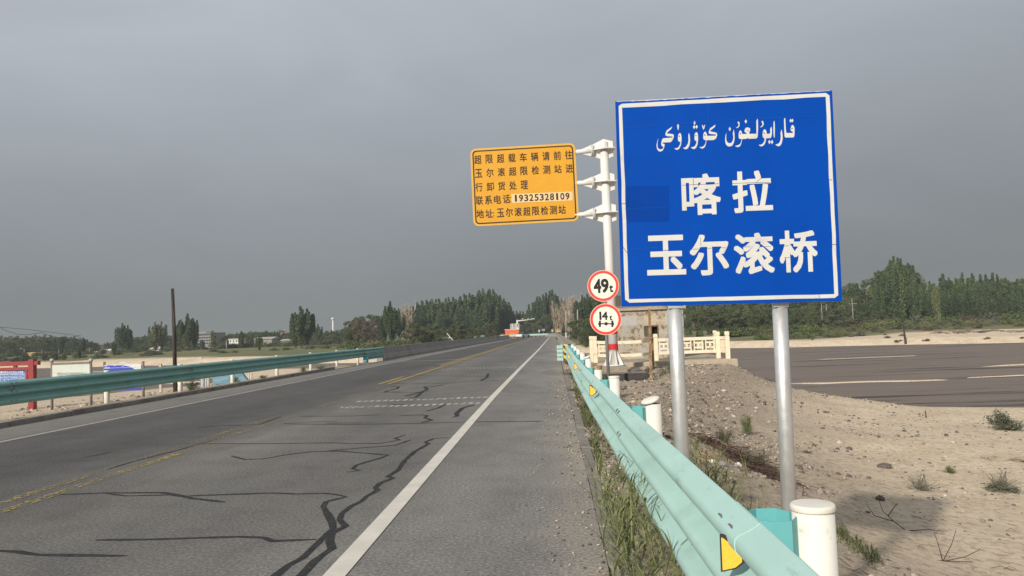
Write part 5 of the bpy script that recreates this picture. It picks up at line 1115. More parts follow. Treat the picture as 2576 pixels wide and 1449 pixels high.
# scrub on the far right bank
SHR = [(1745, 838, 828, 0, 3.0), (1775, 838, 815, 0, 4), (1805, 838, 812, 1, 4.5), (1850, 840, 810, 0, 5), (1885, 838, 812, 1, 4.5), (1920, 836, 814, 0, 4.5), (2000, 836, 812, 0, 5), (2040, 832, 806, 1, 4.8)]
for i, (px, pb, pt, k, w_) in enumerate(SHR):
    Y = 143 + 4 * (i % 3); q = at(px, pb, Y); z = hz(q.x, Y) - .2; plant(('shrub', k), q.x, Y, z, w_ * 1.1, max(2.2, (pb - pt) / F * Y * 1.1), 'tall green thicket shrub between the signposts on the far bank', 'shrub', 'thicket shrubs between the signposts')
NAMED = [(2120, 806, 792, 2, 7.0, 145, 'broad dark round bush on the sand of the far bank'), (2150, 812, 806, 4, 3.0, 141, 'brownish side of a dark bush on the far bank'), (2290, 790, 774, 3, 5.5, 150, 'grey-green spreading bush below the tall clump'), (2395, 790, 775, 1, 6.0, 152, 'bright green round bush right of the slender pale poplars'),
         (2215, 822, 812, 5, 3.6, 140, 'yellow-green reed bush at the edge of the sand'), (2200, 806, 790, 0, 5.0, 150, 'green bush under the left side of the tall clump'), (2250, 808, 792, 0, 6.0, 150, 'green bush directly under the tall clump'), (2340, 806, 790, 1, 5.5, 150, 'olive bush at the foot of the slender poplars'), (2440, 800, 786, 4, 5.0, 152, 'brownish bush near the right of the far bank'), (2490, 800, 784, 3, 6.0, 154, 'grey-green bush before the right end of the wood'), (2545, 792, 778, 1, 6.5, 158, 'olive bush at the right end of the far bank')]
for px, pb, pt, k, w_, Y, lb in NAMED:
    q = at(px, pb, Y); plant(('shrub', k), q.x, Y, hz(q.x, Y) - .2, w_ * .62, max(1.8, (pb - pt) / F * Y * 1.35 + 1.2), lb, 'shrub')
for px in range(1850, 2600, 24):
    Y = rs.uniform(140, 146); q = at(px + rs.uniform(-8, 8), 815, Y); plant(('shrub', rs.choice([0, 1, 5, 5, 3])), q.x, Y, hz(q.x, Y) - .15, rs.uniform(1.6, 3.0), rs.uniform(1.0, 1.8), 'low scrub bush along the grassy rim of the right sand bank', 'shrub', 'low bushes along the rim of the right sand bank')
for px, py, s_, k, lb in ((2158, 846, 1.5, 3, 'lone grey-green bush on the right sand bank'), (1962, 842, .8, 4, 'small brown tuft on the sand between the signposts'), (2335, 832, 1.1, 4, 'brown dry tuft at the foot of the sand bluff'), (2462, 826, 1.6, 4, 'grey brown dry bush on the right sand bluff'), (2418, 822, .9, 0, 'small dark tuft on top of the right bluff')):
    q = hit(px, py, 60, 190); plant(('shrub', k), q.x, q.y, q.z - .1, s_, s_ * .9, lb, 'shrub')

for k in range(22):
    px = rs.uniform(1990, 2590); q = hit(px, rs.uniform(836, 860), 60, 190)
    if q.z > -1.85: r_ = rs.uniform(.25, .7); plant(('shrub', rs.choice([4, 4, 2, 3])), q.x, q.y, q.z - .05, r_, r_ * .7, 'little dry brown tuft or drift litter on the open sand of the right bank', 'shrub', 'little dry tufts on the right sand bank')
mb = MB()
for k in range(60):
    t_ = rs.random(); q = hit(2330 + 250 * t_ + rs.gauss(0, 10), 838 - 4 * t_ + rs.gauss(0, 2.2), 60, 190); az = rs.gauss(0, .5); L = rs.uniform(.5, 2.2); mb.tube([(q.x, q.y, q.z + .02), (q.x + math.cos(az) * L * .5, q.y + math.sin(az) * L * .5, q.z + .14), (q.x + math.cos(az) * L, q.y + math.sin(az) * L, q.z + .03)], rs.uniform(.02, .06), 5)
tag(mb.build('driftwood', M_BARK), kind='stuff')
# --- left bank: lone poplars, field shrubs and the distant belt
LEFT = [('dark', 307, 813, 225, .85, 'dark twin-topped poplar left of the pale green one'), ('dark', 322, 818, 226, .75, 'dark poplar touching the twin-topped one on its right'), ('pale', 391, 810, 215, 1.1, 'pale yellow-green poplar left of the dark wooden pole'), ('pale', 405, 808, 217, 1.0, 'taller pale yellow-green poplar beside the wooden pole'), ('dark', 456, 804, 215, .75, 'shorter dark poplar just right of the wooden pole'), ('dark', 473, 789, 214, .85, 'big dark flame-shaped poplar right of the wooden pole'), ('dark', 487, 800, 216, .6, 'thin dark poplar at the right flank of the big dark one'),
        ('dark', 742, 786, 190, .8, 'left flank of the big lone poplar clump in the green field'), ('dark', 756, 770, 188, .9, 'tallest poplar of the lone clump in the green field'), ('dark', 773, 776, 190, .75, 'right poplar of the lone clump in the green field'), ('poplar', 799, 815, 240, 1.1, 'small poplar right of the lone clump'), ('slim', 536, 832, 195, 2.2, 'slim yellowish poplar right of the grey apartment block'), ('slim', 466, 838, 205, 2.0, 'slim pale poplar in front of the big dark one'),
        ('poplar', 608, 832, 225, 1.2, 'dark cone-shaped poplar beside the white house'), ('poplar', 652, 845, 185, 1.35, 'small dark cone-shaped tree in the green field'), ('broad', 222, 862, 230, 1.2, 'round dark tree left of the twin-topped poplar'), ('poplar', 210, 850, 215, 1.0, 'thin dark poplar left of the twin-topped one'), ('poplar', 155, 848, 210, 1.1, 'thin poplar behind the faded white notice board'), ('poplar', 200, 872, 175, 1.2, 'short dark poplar above the right post of the white board'), ('poplar', 287, 858, 190, 1.0, 'short dark poplar at the foot of the twin-topped one')]
for kd, x, t, Y, wf, lb in LEFT: tree_px((kd, rs.randrange(2)), x, t, Y, lb, None, wf * (1.22 if kd == 'dark' else 1.1))
for i, (x, t, w_) in enumerate(((64, 879, 2.4), (115, 879, 2.3), (140, 880, 2.0), (160, 884, 1.5))):
    Y = 165; q = at(x, t, Y); z = hz(q.x, Y); plant(('shrub', 2), q.x, Y, z - .2, w_ * .62, q.z - z, ['clipped dark cone shrub behind the red frame', 'widest dark cone shrub behind the white board', 'dark cone shrub touching the widest one', 'small sparse cone shrub right of the dark ones'][i], 'shrub')
for x, t in ((240, 884), (256, 886), (690, 872), (720, 868), (775, 862), (820, 862), (855, 860), (560, 880), (590, 876)):
    Y = 172; q = at(x, t, Y); z = hz(q.x, Y); plant(('shrub', rs.choice([0, 1, 3])), q.x, Y, z - .2, rs.uniform(1.2, 2.0), max(1.0, q.z - z), 'small field shrub on the left river bank', 'shrub', 'small field shrubs on the left bank')
PB = [(-40, 846), (0, 844), (25, 843), (60, 846), (95, 842), (135, 843), (165, 842), (190, 844), (215, 850), (235, 860), (270, 860), (310, 856), (345, 846), (365, 843), (385, 842), (420, 843), (450, 846), (520, 848), (560, 845), (585, 838), (605, 834), (640, 832), (690, 829), (720, 832), (760, 834), (790, 834), (820, 832), (850, 827), (875, 822), (900, 818)]
for x in np.arange(-30, 900, 12):
    tree_px((rs.choice(['broad', 'poplar', 'poplar', 'dark']), rs.randrange(3)), x + rs.uniform(-4, 4), sky_at(PB, x) + rs.choice([0, 0, 2, 5]), rs.uniform(330, 400), 'distant tree in the hazy belt along the left horizon', 'trees in the hazy belt along the left horizon', rs.uniform(1.3, 2.1))
for x in np.arange(-30, 900, 17):
    tree_px((rs.choice(['broad', 'poplar']), rs.randrange(3)), x + rs.uniform(-7, 7), sky_at(PB, x) + rs.uniform(3, 15), rs.uniform(270, 310), 'distant rounded tree before the hazy belt on the left', 'rounded trees before the hazy belt on the left', rs.uniform(1.4, 1.9))
for x in np.arange(560, 890, 21): 
    Y = rs.uniform(225, 250); q = at(x, 860 - (x - 560) * .03, Y); z = hz(q.x, Y); plant(('shrub', rs.choice([0, 1, 2])), q.x, Y, z - .2, rs.uniform(3, 5), max(1.6, min(3, q.z - z)), 'hedge bush at the back of the green field on the left', 'shrub', 'hedge bushes behind the green field')
for x in np.arange(558, 900, 12): tree_px((rs.choice(['broad', 'poplar']), rs.randrange(3)), x + rs.uniform(-5, 5), sky_at(PB, x) + rs.uniform(0, 6), rs.uniform(300, 325), 'distant tree in the dark belt behind the green field', 'trees in the dark belt behind the green field', rs.uniform(1.3, 2.0))
for k in range(46):
    px = rs.uniform(-10, 560); Y = rs.uniform(168, 235); q = at(px, 880, Y); plant(('shrub', rs.choice([0, 1, 2, 3, 4, 5])), q.x, Y, hz(q.x, Y) - .2, rs.uniform(1.0, 3.0), rs.uniform(.8, 2.2), 'scrubby bush on the rough ground of the left bank', 'shrub', 'scrubby bushes on the rough left bank')
for px in range(880, 1060, 12):
    Y = rs.uniform(140, 165); q = at(px, 870, Y); plant(('shrub', rs.choice([0, 1, 0, 5])), q.x, Y, hz(q.x, Y) - .2, rs.uniform(1.8, 3.0), rs.uniform(1.6, 2.8), 'green bush at the foot of the trees by the left parapet', 'shrub', 'green bushes along the left parapet')
for k in range(60):
    px = rs.uniform(1850, 2600); lo_ = 118 if px < 2150 else 128; Y = rs.uniform(lo_, lo_ + 14); q = at(px, 830, Y); plant(rs.choice([('reed', 0), ('shrub', 5), ('shrub', 3), ('shrub', 0)]), q.x, Y, hz(q.x, Y) - .1, rs.uniform(.7, 1.8), rs.uniform(.6, 1.3), 'pale green tuft where the right sand bank meets the scrub', 'shrub', 'pale tufts along the back of the right sand bank', 'shrub')
# ------------------------------------------------------------------ distant buildings on the left
def house(px0, px1, pt, pb, Y, depth, wallc, roofc, label, flat=True, wins=None, cat='house', roofh=.5, name='house'):
    a = at(px0, pb, Y); b2 = at(px1, pb, Y); zt_ = at((px0 + px1) / 2, pt, Y).z; zg_ = min(hz(a.x, Y), a.z) - .4
    t = thing(name, (a.x, Y, zg_), label, cat); mb = MB(); mb.box((a.x, Y, zg_), (b2.x, Y + depth, zt_)); w_ = mb.build('wall', simple('wall_' + name, wallc, .9, var=.1, scale=.6), t)
    mb = MB()
    if flat: mb.box((a.x - .2, Y - .2, zt_), (b2.x + .2, Y + depth + .2, zt_ + roofh * .5))
    else:
        x0_, x1_ = a.x - .4, b2.x + .4; vs = [(x0_, Y - .4, zt_), (x1_, Y - .4, zt_), (x1_, Y + depth + .4, zt_), (x0_, Y + depth + .4, zt_), (x0_, Y + depth / 2, zt_ + roofh * 2), (x1_, Y + depth / 2, zt_ + roofh * 2)]; mb.add(vs, [(0, 1, 5, 4), (2, 3, 4, 5), (0, 4, 3), (1, 2, 5), (3, 2, 1, 0)])
    mb.build('roof', simple('roof_' + name, roofc, .8, var=.15, scale=.8), t)
    if wins:
        cols, rows, wd, hh = wins; H0 = zt_ - at((px0 + px1) / 2, pb, Y).z; zb_ = zt_ - H0
        for r_ in range(rows):
            for c_ in range(cols):
                cx_ = a.x + (b2.x - a.x) * (c_ + .5) / cols; cz = zb_ + H0 * (r_ + .55) / rows; mb = MB(); mb.box((cx_ - wd / 2, Y - .04, cz - hh / 2), (cx_ + wd / 2, Y - .004, cz + hh / 2)); mb.build('window', M_WINF, t)
    return t
M_WINF = simple('dark_far_window', (.05, .055, .06), .3)
house(495, 530, 839, 868, 300, 14, (.34, .32, .32), (.30, .29, .29), 'grey four storey apartment block between the dark poplar and the slim one', True, (6, 4, .75, .7), 'apartment block', .6, 'apartment_block')
q = at(502, 835, 300); mb = MB(); 
t_ = bpy.data.objects['apartment_block']; mb.box((q.x - 1.6, 302, at(495, 839, 300).z + .3), (q.x + 1.9, 308, q.z)); mb.build('roof_hut', simple('roof_hut_grey', (.34, .32, .32), .9), t_)
house(576, 599, 854, 863, 250, 6, (.74, .72, .68), (.62, .60, .57), 'small white flat house at the back of the green field', True, (3, 1, .4, .5))
house(640, 684, 853, 857, 262, 7, (.30, .28, .25), (.40, .385, .36), 'long low shed with a pale roof beyond the green field', False, None, 'shed', .35, 'shed')
house(706, 738, 857, 861, 255, 6, (.34, .31, .27), (.40, .38, .35), 'low pale shed left of the lone poplar clump', False, None, 'shed', .3, 'shed')
house(256, 285, 882, 893, 228, 6, (.20, .155, .12), (.74, .72, .70), 'brown hut with a bright white roof on the left bank', True, None, 'hut', .9, 'hut_far')
house(222, 250, 886, 891, 235, 6, (.45, .42, .38), (.66, .63, .60), 'low pale roofed shed left of the brown hut', True, None, 'shed', .5, 'shed')
house(70, 98, 888, 895, 240, 6, (.62, .48, .24), (.60, .46, .22), 'low yellow shed at the far left of the bank', True, None, 'shed', .4, 'shed')
house(378, 400, 878, 884, 245, 6, (.5, .46, .42), (.60, .58, .55), 'small pale hut behind the pale green poplar', False, None, 'hut', .4, 'hut_far')
house(1290 - 585, 1312 - 585 - 4, 841, 848, 330, 6, (.30, .16, .13), (.28, .15, .12), 'dull red far house near the white mast', False, None, 'house', .5)
for o in list(bpy.data.objects):
    if o.name.startswith('hut_far'): o.name = 'hut'
q = at(838, 830, 420); mb = MB(); z0 = hz(q.x, 420); zt_ = at(837, 799, 420).z; mast = thing('mast', (q.x, 420, z0), 'thin white mast with a small round top far behind the field', 'mast')
mb.tube([(q.x, 420, z0), (q.x, 420, zt_ - 1.4)], [.62, .45], 12); mb.build('shaft', M_PLW, mast); mb = MB(); mb.tube([(q.x, 420, zt_ - 1.4), (q.x, 420, zt_ - 1.0), (q.x, 420, zt_ - .2), (q.x, 420, zt_)], [.5, .95, .95, .4], 14); mb.build('head', M_PLW, mast)
# street lamps and power poles on the far left
M_STEEL = simple('pale_steel', (.30, .30, .29), .6, .1)
for px, pt, pb, lb, lamp in ((61, 878, 893, 'left far street lamp above the red frame', 1), (105, 880, 893, 'thin bare pole between the two far street lamps', 0), (148, 879, 893, 'right far street lamp above the yellow shed', -1), (225, 873, 890, 'thin pale pole left of the brown hut', 0), (570, 862, 888, 'thin pale pole in the dry field edge', 0), (441 + 128, 855, 880, 'faint pole behind the pale poplar', 0)):
    Y = 215; a = at(px, pt, Y); z = hz(a.x, Y); t = thing('street_lamp' if lamp else 'pole', (a.x, Y, z), lb, 'street lamp' if lamp else 'pole'); mb = MB(); mb.tube([(a.x, Y, z - .3), (a.x, Y, a.z)], [.10, .07], 8); mb.build('shaft', M_STEEL, t)
    if lamp: mb = MB(); mb.tube([(a.x, Y, a.z - .1), (a.x - lamp * 1.0, Y, a.z + .12)], .05, 6); mb.bbox((a.x - lamp * 1.0 - .35, Y - .12, a.z + .08), (a.x - lamp * 1.0 + .35, Y + .12, a.z + .2), .03); mb.build('lamp_arm', M_STEEL, t)
def wire(pts, r, label, Y):
    P = [at(x, y, Y) for x, y in pts]; Q = []
    for a, b2 in zip(P[:-1], P[1:]):
        for k in range(8): Q.append(a.lerp(b2, k / 8))
    Q.append(P[-1]); mb = MB(); mb.tube(Q, r, 5); return tag(mb.build('power_line', M_BLK), label, 'power line')
wire([(-60, 818), (0, 823), (60, 828), (130, 836), (200, 845)], .045, 'upper thin power line sloping down at the far left', 150)
wire([(-60, 800), (0, 824), (20, 834), (45, 841), (70, 842), (104, 837), (130, 846), (160, 851), (185, 848), (203, 844)], .05, 'lower sagging power line at the far left', 150)

# ------------------------------------------------------------------ far end of the road
M_ORG = simple('orange_paint', (.72, .16, .04), .7, var=.08, scale=1); M_ORG2 = simple('orange_rail', (.70, .19, .06), .6)
Yk = 240; a = at(1271, 850, Yk); b2 = at(1306, 850, Yk); zt_ = at(1290, 829.5, Yk).z
kio = thing('kiosk', (a.x, Yk, -.6), 'bright orange flat roofed kiosk left of the far road', 'kiosk'); mb = MB(); mb.box((a.x, Yk, -1.2), (b2.x, Yk + 3, zt_)); mb.build('wall', M_ORG, kio)
mb = MB(); mb.box((a.x - .1, Yk - .1, zt_), (b2.x + .1, Yk + 3.1, zt_ + .18)); c = at(1303, 823, Yk); mb.box((b2.x - .55, Yk + .4, zt_ + .18), (b2.x - .1, Yk + .9, c.z)); mb.build('roof', M_PLW, kio)
w0, w1 = at(1285, 843, Yk), at(1292, 838, Yk); mb = MB(); mb.box((w0.x, Yk - .03, w0.z), (w1.x, Yk - .004, w1.z)); wo = mb.build('window', M_PLW, kio); mb = MB(); mb.box((w0.x + .12, Yk - .05, w0.z + .1), (w1.x - .12, Yk - .032, w1.z - .1)); mb.build('pane', M_WINF, wo)
fe = thing('fence', (at(1256, 850, Yk).x, Yk - .5, -.6), 'orange railing on both sides of the orange kiosk', 'fence'); x = at(1256, 850, Yk).x; xe_ = at(1316, 850, Yk).x
z1_, z2_ = at(1262, 842, Yk).z, at(1262, 847, Yk).z
mb = MB(); mb.box((x, Yk - .55, z1_ - .12), (xe_, Yk - .45, z1_)); mb.build('rail', M_ORG2, fe); mb = MB(); mb.box((x, Yk - .55, z2_ - .1), (xe_, Yk - .45, z2_)); mb.build('rail', M_ORG2, fe)
k = 0
while x < xe_: mb = MB(); mb.box((x - .05, Yk - .58, -1.2), (x + .05, Yk - .42, z1_ + .1)); mb.build('post', M_ORG2, fe); x += .72
ro_ = thing('sign_panel', tuple(at(1296, 822, 243.5)), 'dark rust red square board above the orange kiosk', 'sign'); a, b2 = at(1287, 829, 243.5), at(1308, 818, 243.5)
a = at(1287.5, 836, 243.5); mb = MB(); mb.box((a.x, 243.5, a.z), (at(1301, 836, 243.5).x, 243.6, at(1290, 818, 243.5).z)); mb.build('board', simple('rust_red_board', (.13, .055, .045), .7), ro_)
mb = MB(); mb.tube([(a.x + .3, 243.65, -1), (a.x + .3, 243.65, at(1290, 819, 243.5).z)], .06, 8); mb.build('post', M_RUST, ro_)
gs = thing('road_sign', tuple(at(1309, 850, 242)), 'grey back of a large sign panel on two poles beside the orange kiosk', 'road sign'); M_BACK = simple('grey_panel_back', (.42, .39, .36), .6, .1, var=.08, scale=1.5)
a, b2 = at(1309.5, 839, 242), at(1332, 816, 242); a = at(1301.5, 838.5, 242); b2 = at(1324, 815.5, 242)
a = at((635 / 5.795 + 1900) / 1.5652, (635 / 5.795 + 1200) / 1.5652, 242); b2 = at((840 / 5.795 + 1900) / 1.5652, (425 / 5.795 + 1200) / 1.5652, 242)
mb = MB(); mb.bbox((a.x, 242, a.z), (b2.x, 242.05, b2.z), .02); mb.build('panel', M_BACK, gs)
mb = MB()
for k in range(7): z = a.z + (b2.z - a.z) * (k + .5) / 7; mb.box((a.x + .05, 241.93, z - .05), (b2.x - .05, 242.0, z + .05))
mb.build('stiffener', simple('stiffener_grey', (.36, .33, .31), .6), gs)
for zx in (702, 786): p_ = at((zx / 5.795 + 1900) / 1.5652, 848, 242); mb = MB(); mb.tube([(p_.x, 241.85, -1.0), (p_.x, 241.85, b2.z + (.0 if zx < 750 else .3))], .10, 10); mb.build('post', M_WP, gs)
gan = thing('camera_gantry', tuple(at(1350.8 - 1, 850, 245)), 'white cantilever gantry carrying traffic cameras over the far road', 'gantry'); zg5 = lambda x, y: ((x / 5.795 + 1900) / 1.5652, (y / 5.795 + 1200) / 1.5652)
a = at(*zg5(790, 345), 245); c = at(*zg5(1190, 328), 245); gan.location = (a.x, 245, -.3)
mb = MB(); mb.tube([(a.x, 245, -1.0), (a.x, 245, a.z)], [.28, .24], 12); mb.build('pole', M_WP, gan); mb = MB(); mb.tube([(a.x, 245, a.z - .35), (c.x, 245, c.z)], [.20, .10], 10); mb.build('arm', M_WP, gan)
for zx in (910, 1040, 1120, 1150, 1178):
    p_ = at(*zg5(zx, 326), 245); mb = MB(); mb.bbox((p_.x - .16, 244.7, p_.z - .05), (p_.x + .16, 245.1, p_.z + .2), .02); mb.tube([(p_.x, 245, p_.z - .3), (p_.x, 245, p_.z)], .03, 6); mb.build('camera', M_PLW, gan)
# crossing guardrail on the outside of the bend
xg = thing('guardrail', (.9, 205, 0), 'distant teal guardrail curving across the road at the far bend', 'guardrail'); mb = MB(); vs = []; ss = list(np.arange(204, 247, 2.0)); n = 4
for s in ss:
    for dl, z in ((.95, .30), (.88, .42), (.88, .72), (.95, .84)): p = road_pt(s, dl); vs.append((p.x, p.y, z))
mb.add(vs, [(i * n + j, (i + 1) * n + j, (i + 1) * n + j + 1, i * n + j + 1) for i in range(len(ss) - 1) for j in range(n - 1)]); mb.build('beam_panel', M_TEAL, xg)
for s in np.arange(204, 247, 2.0): p = road_pt(s, 1.15); mb = MB(); mb.tube([(p.x, p.y, -.5), (p.x, p.y, .84)], .07, 8); mb.build('post', M_POST, xg)
def chev(zx, zy_, lb, Y=231, w=.5, h=.62):
    a = at(*zg5(zx, zy_), Y); t = thing('marker_sign', (a.x, Y, -.2), lb, 'marker sign'); mb = MB(); mb.bbox((a.x - w / 2, Y, a.z - h / 2), (a.x + w / 2, Y + .03, a.z + h / 2), .01); mb.build('plate', M_PLW, t)
    mb = MB(); mb.prism([(-.02 + a.x, a.z - .22), (.08 + a.x, a.z - .22), (-.06 + a.x, a.z), (.08 + a.x, a.z + .22), (-.02 + a.x, a.z + .22), (-.17 + a.x, a.z)], 0, .006, 0, Matrix(((1, 0, 0, 0), (0, 0, -1, Y - .002), (0, 1, 0, 0), (0, 0, 0, 1)))); mb.build('arrow', M_BLK, t)
    mb = MB(); mb.tube([(a.x, Y + .06, -.6), (a.x, Y + .06, a.z)], .04, 8); mb.build('post', M_GP, t)
chev(1290, 596, 'left small white chevron marker behind the far guardrail'); chev(1592, 588, 'right small white chevron marker behind the far guardrail')
a = at(*zg5(1388, 575), 231); t = thing('marker_sign', (a.x, 231, -.2), 'small blue grey sign between the two chevron markers', 'marker sign'); mb = MB(); mb.bbox((a.x - .5, 231, a.z - .25), (a.x + .5, 231.03, a.z + .3), .01); mb.build('plate', simple('bluegrey_plate', (.28, .32, .38), .6), t); mb = MB(); mb.tube([(a.x, 231.06, -.6), (a.x, 231.06, a.z)], .05, 8); mb.build('post', M_GP, t)
M_TRI = simple('warning_yellow', (.78, .46, .04), .5)
wt_ = thing('warning_sign', tuple(at(*zg5(1715, 690), 196)), 'two yellow triangular warning signs on a post at the far bridge end', 'warning sign'); 
for zx, zb_, zt2, hw_ in ((1738, 605, 535, 46), (1694, 572, 520, 34)):
    Y = 196 if zx > 1700 else 196.2; l, r_, tp = at(*zg5(zx - hw_, zb_), Y), at(*zg5(zx + hw_, zb_), Y), at(*zg5(zx, zt2), Y); mb = MB(); mb.add([l, r_, tp, l + Vector((0, .04, 0)), r_ + Vector((0, .04, 0)), tp + Vector((0, .04, 0))], [(0, 1, 2), (5, 4, 3), (0, 3, 4, 1), (1, 4, 5, 2), (2, 5, 3, 0)]); pl_ = mb.build('triangle_plate', M_TRI, wt_)
    ce = (l + r_ + tp) / 3; mb = MB(); mb.box((ce.x - .10, Y - .01, ce.z - .16), (ce.x + .10, Y - .002, ce.z + .26)); mb.build('symbol', M_BLK, pl_)
a = at(*zg5(1722, 612), 196.1); mb = MB(); mb.box((a.x - .45, 196.0, a.z - .12), (a.x + .45, 196.03, a.z + .14)); mb.build('name_plate', M_PLW, wt_); mb = MB(); mb.tube([(a.x, 196.25, -.6), (a.x, 196.25, at(*zg5(1722, 560), 196).z)], .06, 8); mb.build('post', M_GP, wt_)
# car coming round the bend
Yc = 178; cc = ground(*zg5(930, 752)); car = thing('parked_car', (cc.x, cc.y, 0), 'white saloon car with dark windows on the far left lane', 'car')
def carM(): return Matrix.Translation((cc.x, cc.y, 0)) @ Matrix.Rotation(R(62), 4, 'Z')
Mc = carM(); M_CARW = simple('white_car_paint', (.72, .72, .70), .3, var=.02, spec=.6); M_CARG = simple('car_glass', (.03, .045, .045), .1, spec=.7); M_TYRE = simple('tyre_rubber', (.02, .02, .02), .9)
mb = MB(); pr_ = [(-2.1, .28), (2.05, .28), (2.15, .55), (2.0, .78), (1.0, .92), (-1.35, .95), (-2.15, .88), (-2.2, .5)]; CM = Mc @ Matrix(((1, 0, 0, 0), (0, 0, 1, 0), (0, 1, 0, 0), (0, 0, 0, 1)))
mb.prism(pr_, -.86, .86, 0, CM); mb.build('body', M_CARW, car); mb = MB(); mb.prism([(-1.4, .95), (1.0, .92), (.35, 1.40), (-.95, 1.42)], -.76, .76, 0, CM); mb.build('windows', M_CARG, car); mb = MB(); mb.prism([(-.97, 1.42), (.36, 1.40), (.25, 1.45), (-.85, 1.47)], -.72, .72, 0, CM); mb.build('roof', M_CARG, car)
for x_ in (-1.35, 1.3):
    for y_ in (-.8, .8): mb = MB(); mb.tube([Mc @ Vector((x_, y_ - .1, .32)), Mc @ Vector((x_, y_ + .1, .32))], .32, 14); mb.build('wheel', M_TYRE, car)
for y_ in (-.62, .62): mb = MB(); q = Vector((2.1, y_, .62)); mb.tube([Mc @ q, Mc @ (q + Vector((.05, 0, 0)))], .11, 10); mb.build('headlight', M_PLW, car)
# leaning white pole by the parapet, power pole frames in the right wood, stake in the river
a, b2 = at(1124, 838, 120), at(1143, 860, 120); mb = MB(); mb.tube([b2 + (b2 - a) * .6, a], .07, 8); tag(mb.build('pole', M_PALE), 'pale pole leaning left behind the concrete parapet', 'pole')
def ppole(px, pt, pb, Y, lb, cross=None, brace=None):
    a = at(px, pt, Y); z = hz(a.x, Y) - .3; t = thing('power_pole', (a.x, Y, z), lb, 'power pole'); mb = MB(); mb.tube([(a.x, Y, z), (a.x, Y, a.z)], [.085, .06], 8); mb.build('shaft', M_STEEL, t)
    if cross: mb = MB(); zc_ = at(px, cross, Y).z; mb.box((a.x - .9, Y - .04, zc_ - .03), (a.x + .9, Y + .04, zc_ + .03)); mb.build('crossarm', M_STEEL, t)
    return t
ppole(2066, 762, 815, 152, 'left grey power pole below the right corner of the blue sign'); ppole(2078, 764, 805, 153, 'right grey power pole below the right corner of the blue sign'); ppole(2143, 750, 800, 150, 'pale power pole with a crossarm right of the blue sign', 764)
s_b = hit(2279, 868, 60, 200); a = at(2272.5, 822, s_b.y); mb = MB(); mb.tube([s_b - Vector((0, 0, .8)), s_b, a], [.22, .17, .09], 8); tag(mb.build('stake', M_WOOD), 'thin dark stake leaning at the far edge of the river', 'post')
for px, Y in ((2508, 178), (2517, 177), (2556, 176), (2566, 177)):
    q = at(px, 796, Y); z = hz(q.x, Y); mb = MB(); mb.tube([(q.x, Y, z - .2), (q.x, Y, z + 3.0)], .17, 8); tag(mb.build('tree_trunk', M_LIME), 'whitewashed tree trunk in the shade of the right wood', 'trunk', 'whitewashed trunks at the right edge of the wood')

# ------------------------------------------------------------------ ground litter, weeds, grass
_bm = bmesh.new(); bmesh.ops.create_icosphere(_bm, subdivisions=1, radius=1); _bm.verts.index_update()
_SV = np.array([v.co[:] for v in _bm.verts]); _SF = [tuple(v.index for v in f.verts) for f in _bm.faces]; _bm.free()
def stone_geo(mb, p, r, mi=0, sq=.6):
    V = _SV * rng.uniform(.72, 1.15, (len(_SV), 1)) * np.array([random.uniform(.7, 1.3), random.uniform(.6, 1.1), sq * random.uniform(.7, 1.3)]); a = random.uniform(0, 6.28); c_, s_ = math.cos(a), math.sin(a)
    V = np.stack([V[:, 0] * c_ - V[:, 1] * s_, V[:, 0] * s_ + V[:, 1] * c_, V[:, 2]], 1) * r + np.array(p); mb.add(V.tolist(), _SF, mi)
M_ST1 = simple('grey_pebble', (.27, .235, .20), .9, var=.3, scale=30); M_ST2 = simple('pale_pebble', (.52, .45, .37), .9, var=.15, scale=30); M_ST3 = simple('dark_pebble', (.12, .10, .09), .9, var=.3, scale=30); M_ST4 = simple('tan_pebble', (.38, .305, .225), .9, var=.2, scale=30)
mb = MB(); cnt = 0
while cnt < 11500:
    y = 2.2 + 36 * random.random() ** 1.5; x = .42 + 13 * random.random() ** 1.6
    e_ = float(np.interp(y, [0, 8, 16, 24, 30, 36, 60], [1.0, 1.2, 2.5, 4.5, 6.5, 7, 7])); dd = x - e_
    if random.random() > (.95 if dd < 2.2 else .45 if dd < 6 else .26): continue
    if y > 28 and x < 8.6 and x > 1.5 and y > 31.5: continue
    cl_ = float(vnoise(np.array(x), np.array(y), 1.1, 77)) + .5
    if cl_ < random.uniform(.25, .6): continue
    r = min(.085, random.lognormvariate(math.log(.009 + .0008 * y), .5)); mb_z = hz(x, y)
    if mb_z < -1.96: continue
    stone_geo(mb, (x, y, mb_z + r * .2), r, random.choices([0, 1, 2, 3], [4, .8, 4.2, 4])[0]); cnt += 1
for k in range(900):   # broken rubble on the left verge by the notice boards
    x = -12.6 - 12 * random.random() ** 1.4; y = random.uniform(14, 40); r = min(.16, random.lognormvariate(math.log(.045), .5)); z = hz(x, y)
    if z > -1.95: stone_geo(mb, (x, y, z + r * .2), r, random.choices([0, 1, 2, 3], [3, 4, .6, 4])[0])
for k in range(420):   # crumbs along the dusty road edge
    y = 3 + 20 * random.random() ** 1.6; x = .30 - abs(random.gauss(0, .28)); r = random.uniform(.004, .012) * (1 + y / 18); stone_geo(mb, (x, y, .002 + r * .3), r, random.choice([0, 0, 2, 2, 1, 3]))
tag(mb.build('gravel', [M_ST1, M_ST2, M_ST3, M_ST4]), kind='stuff')
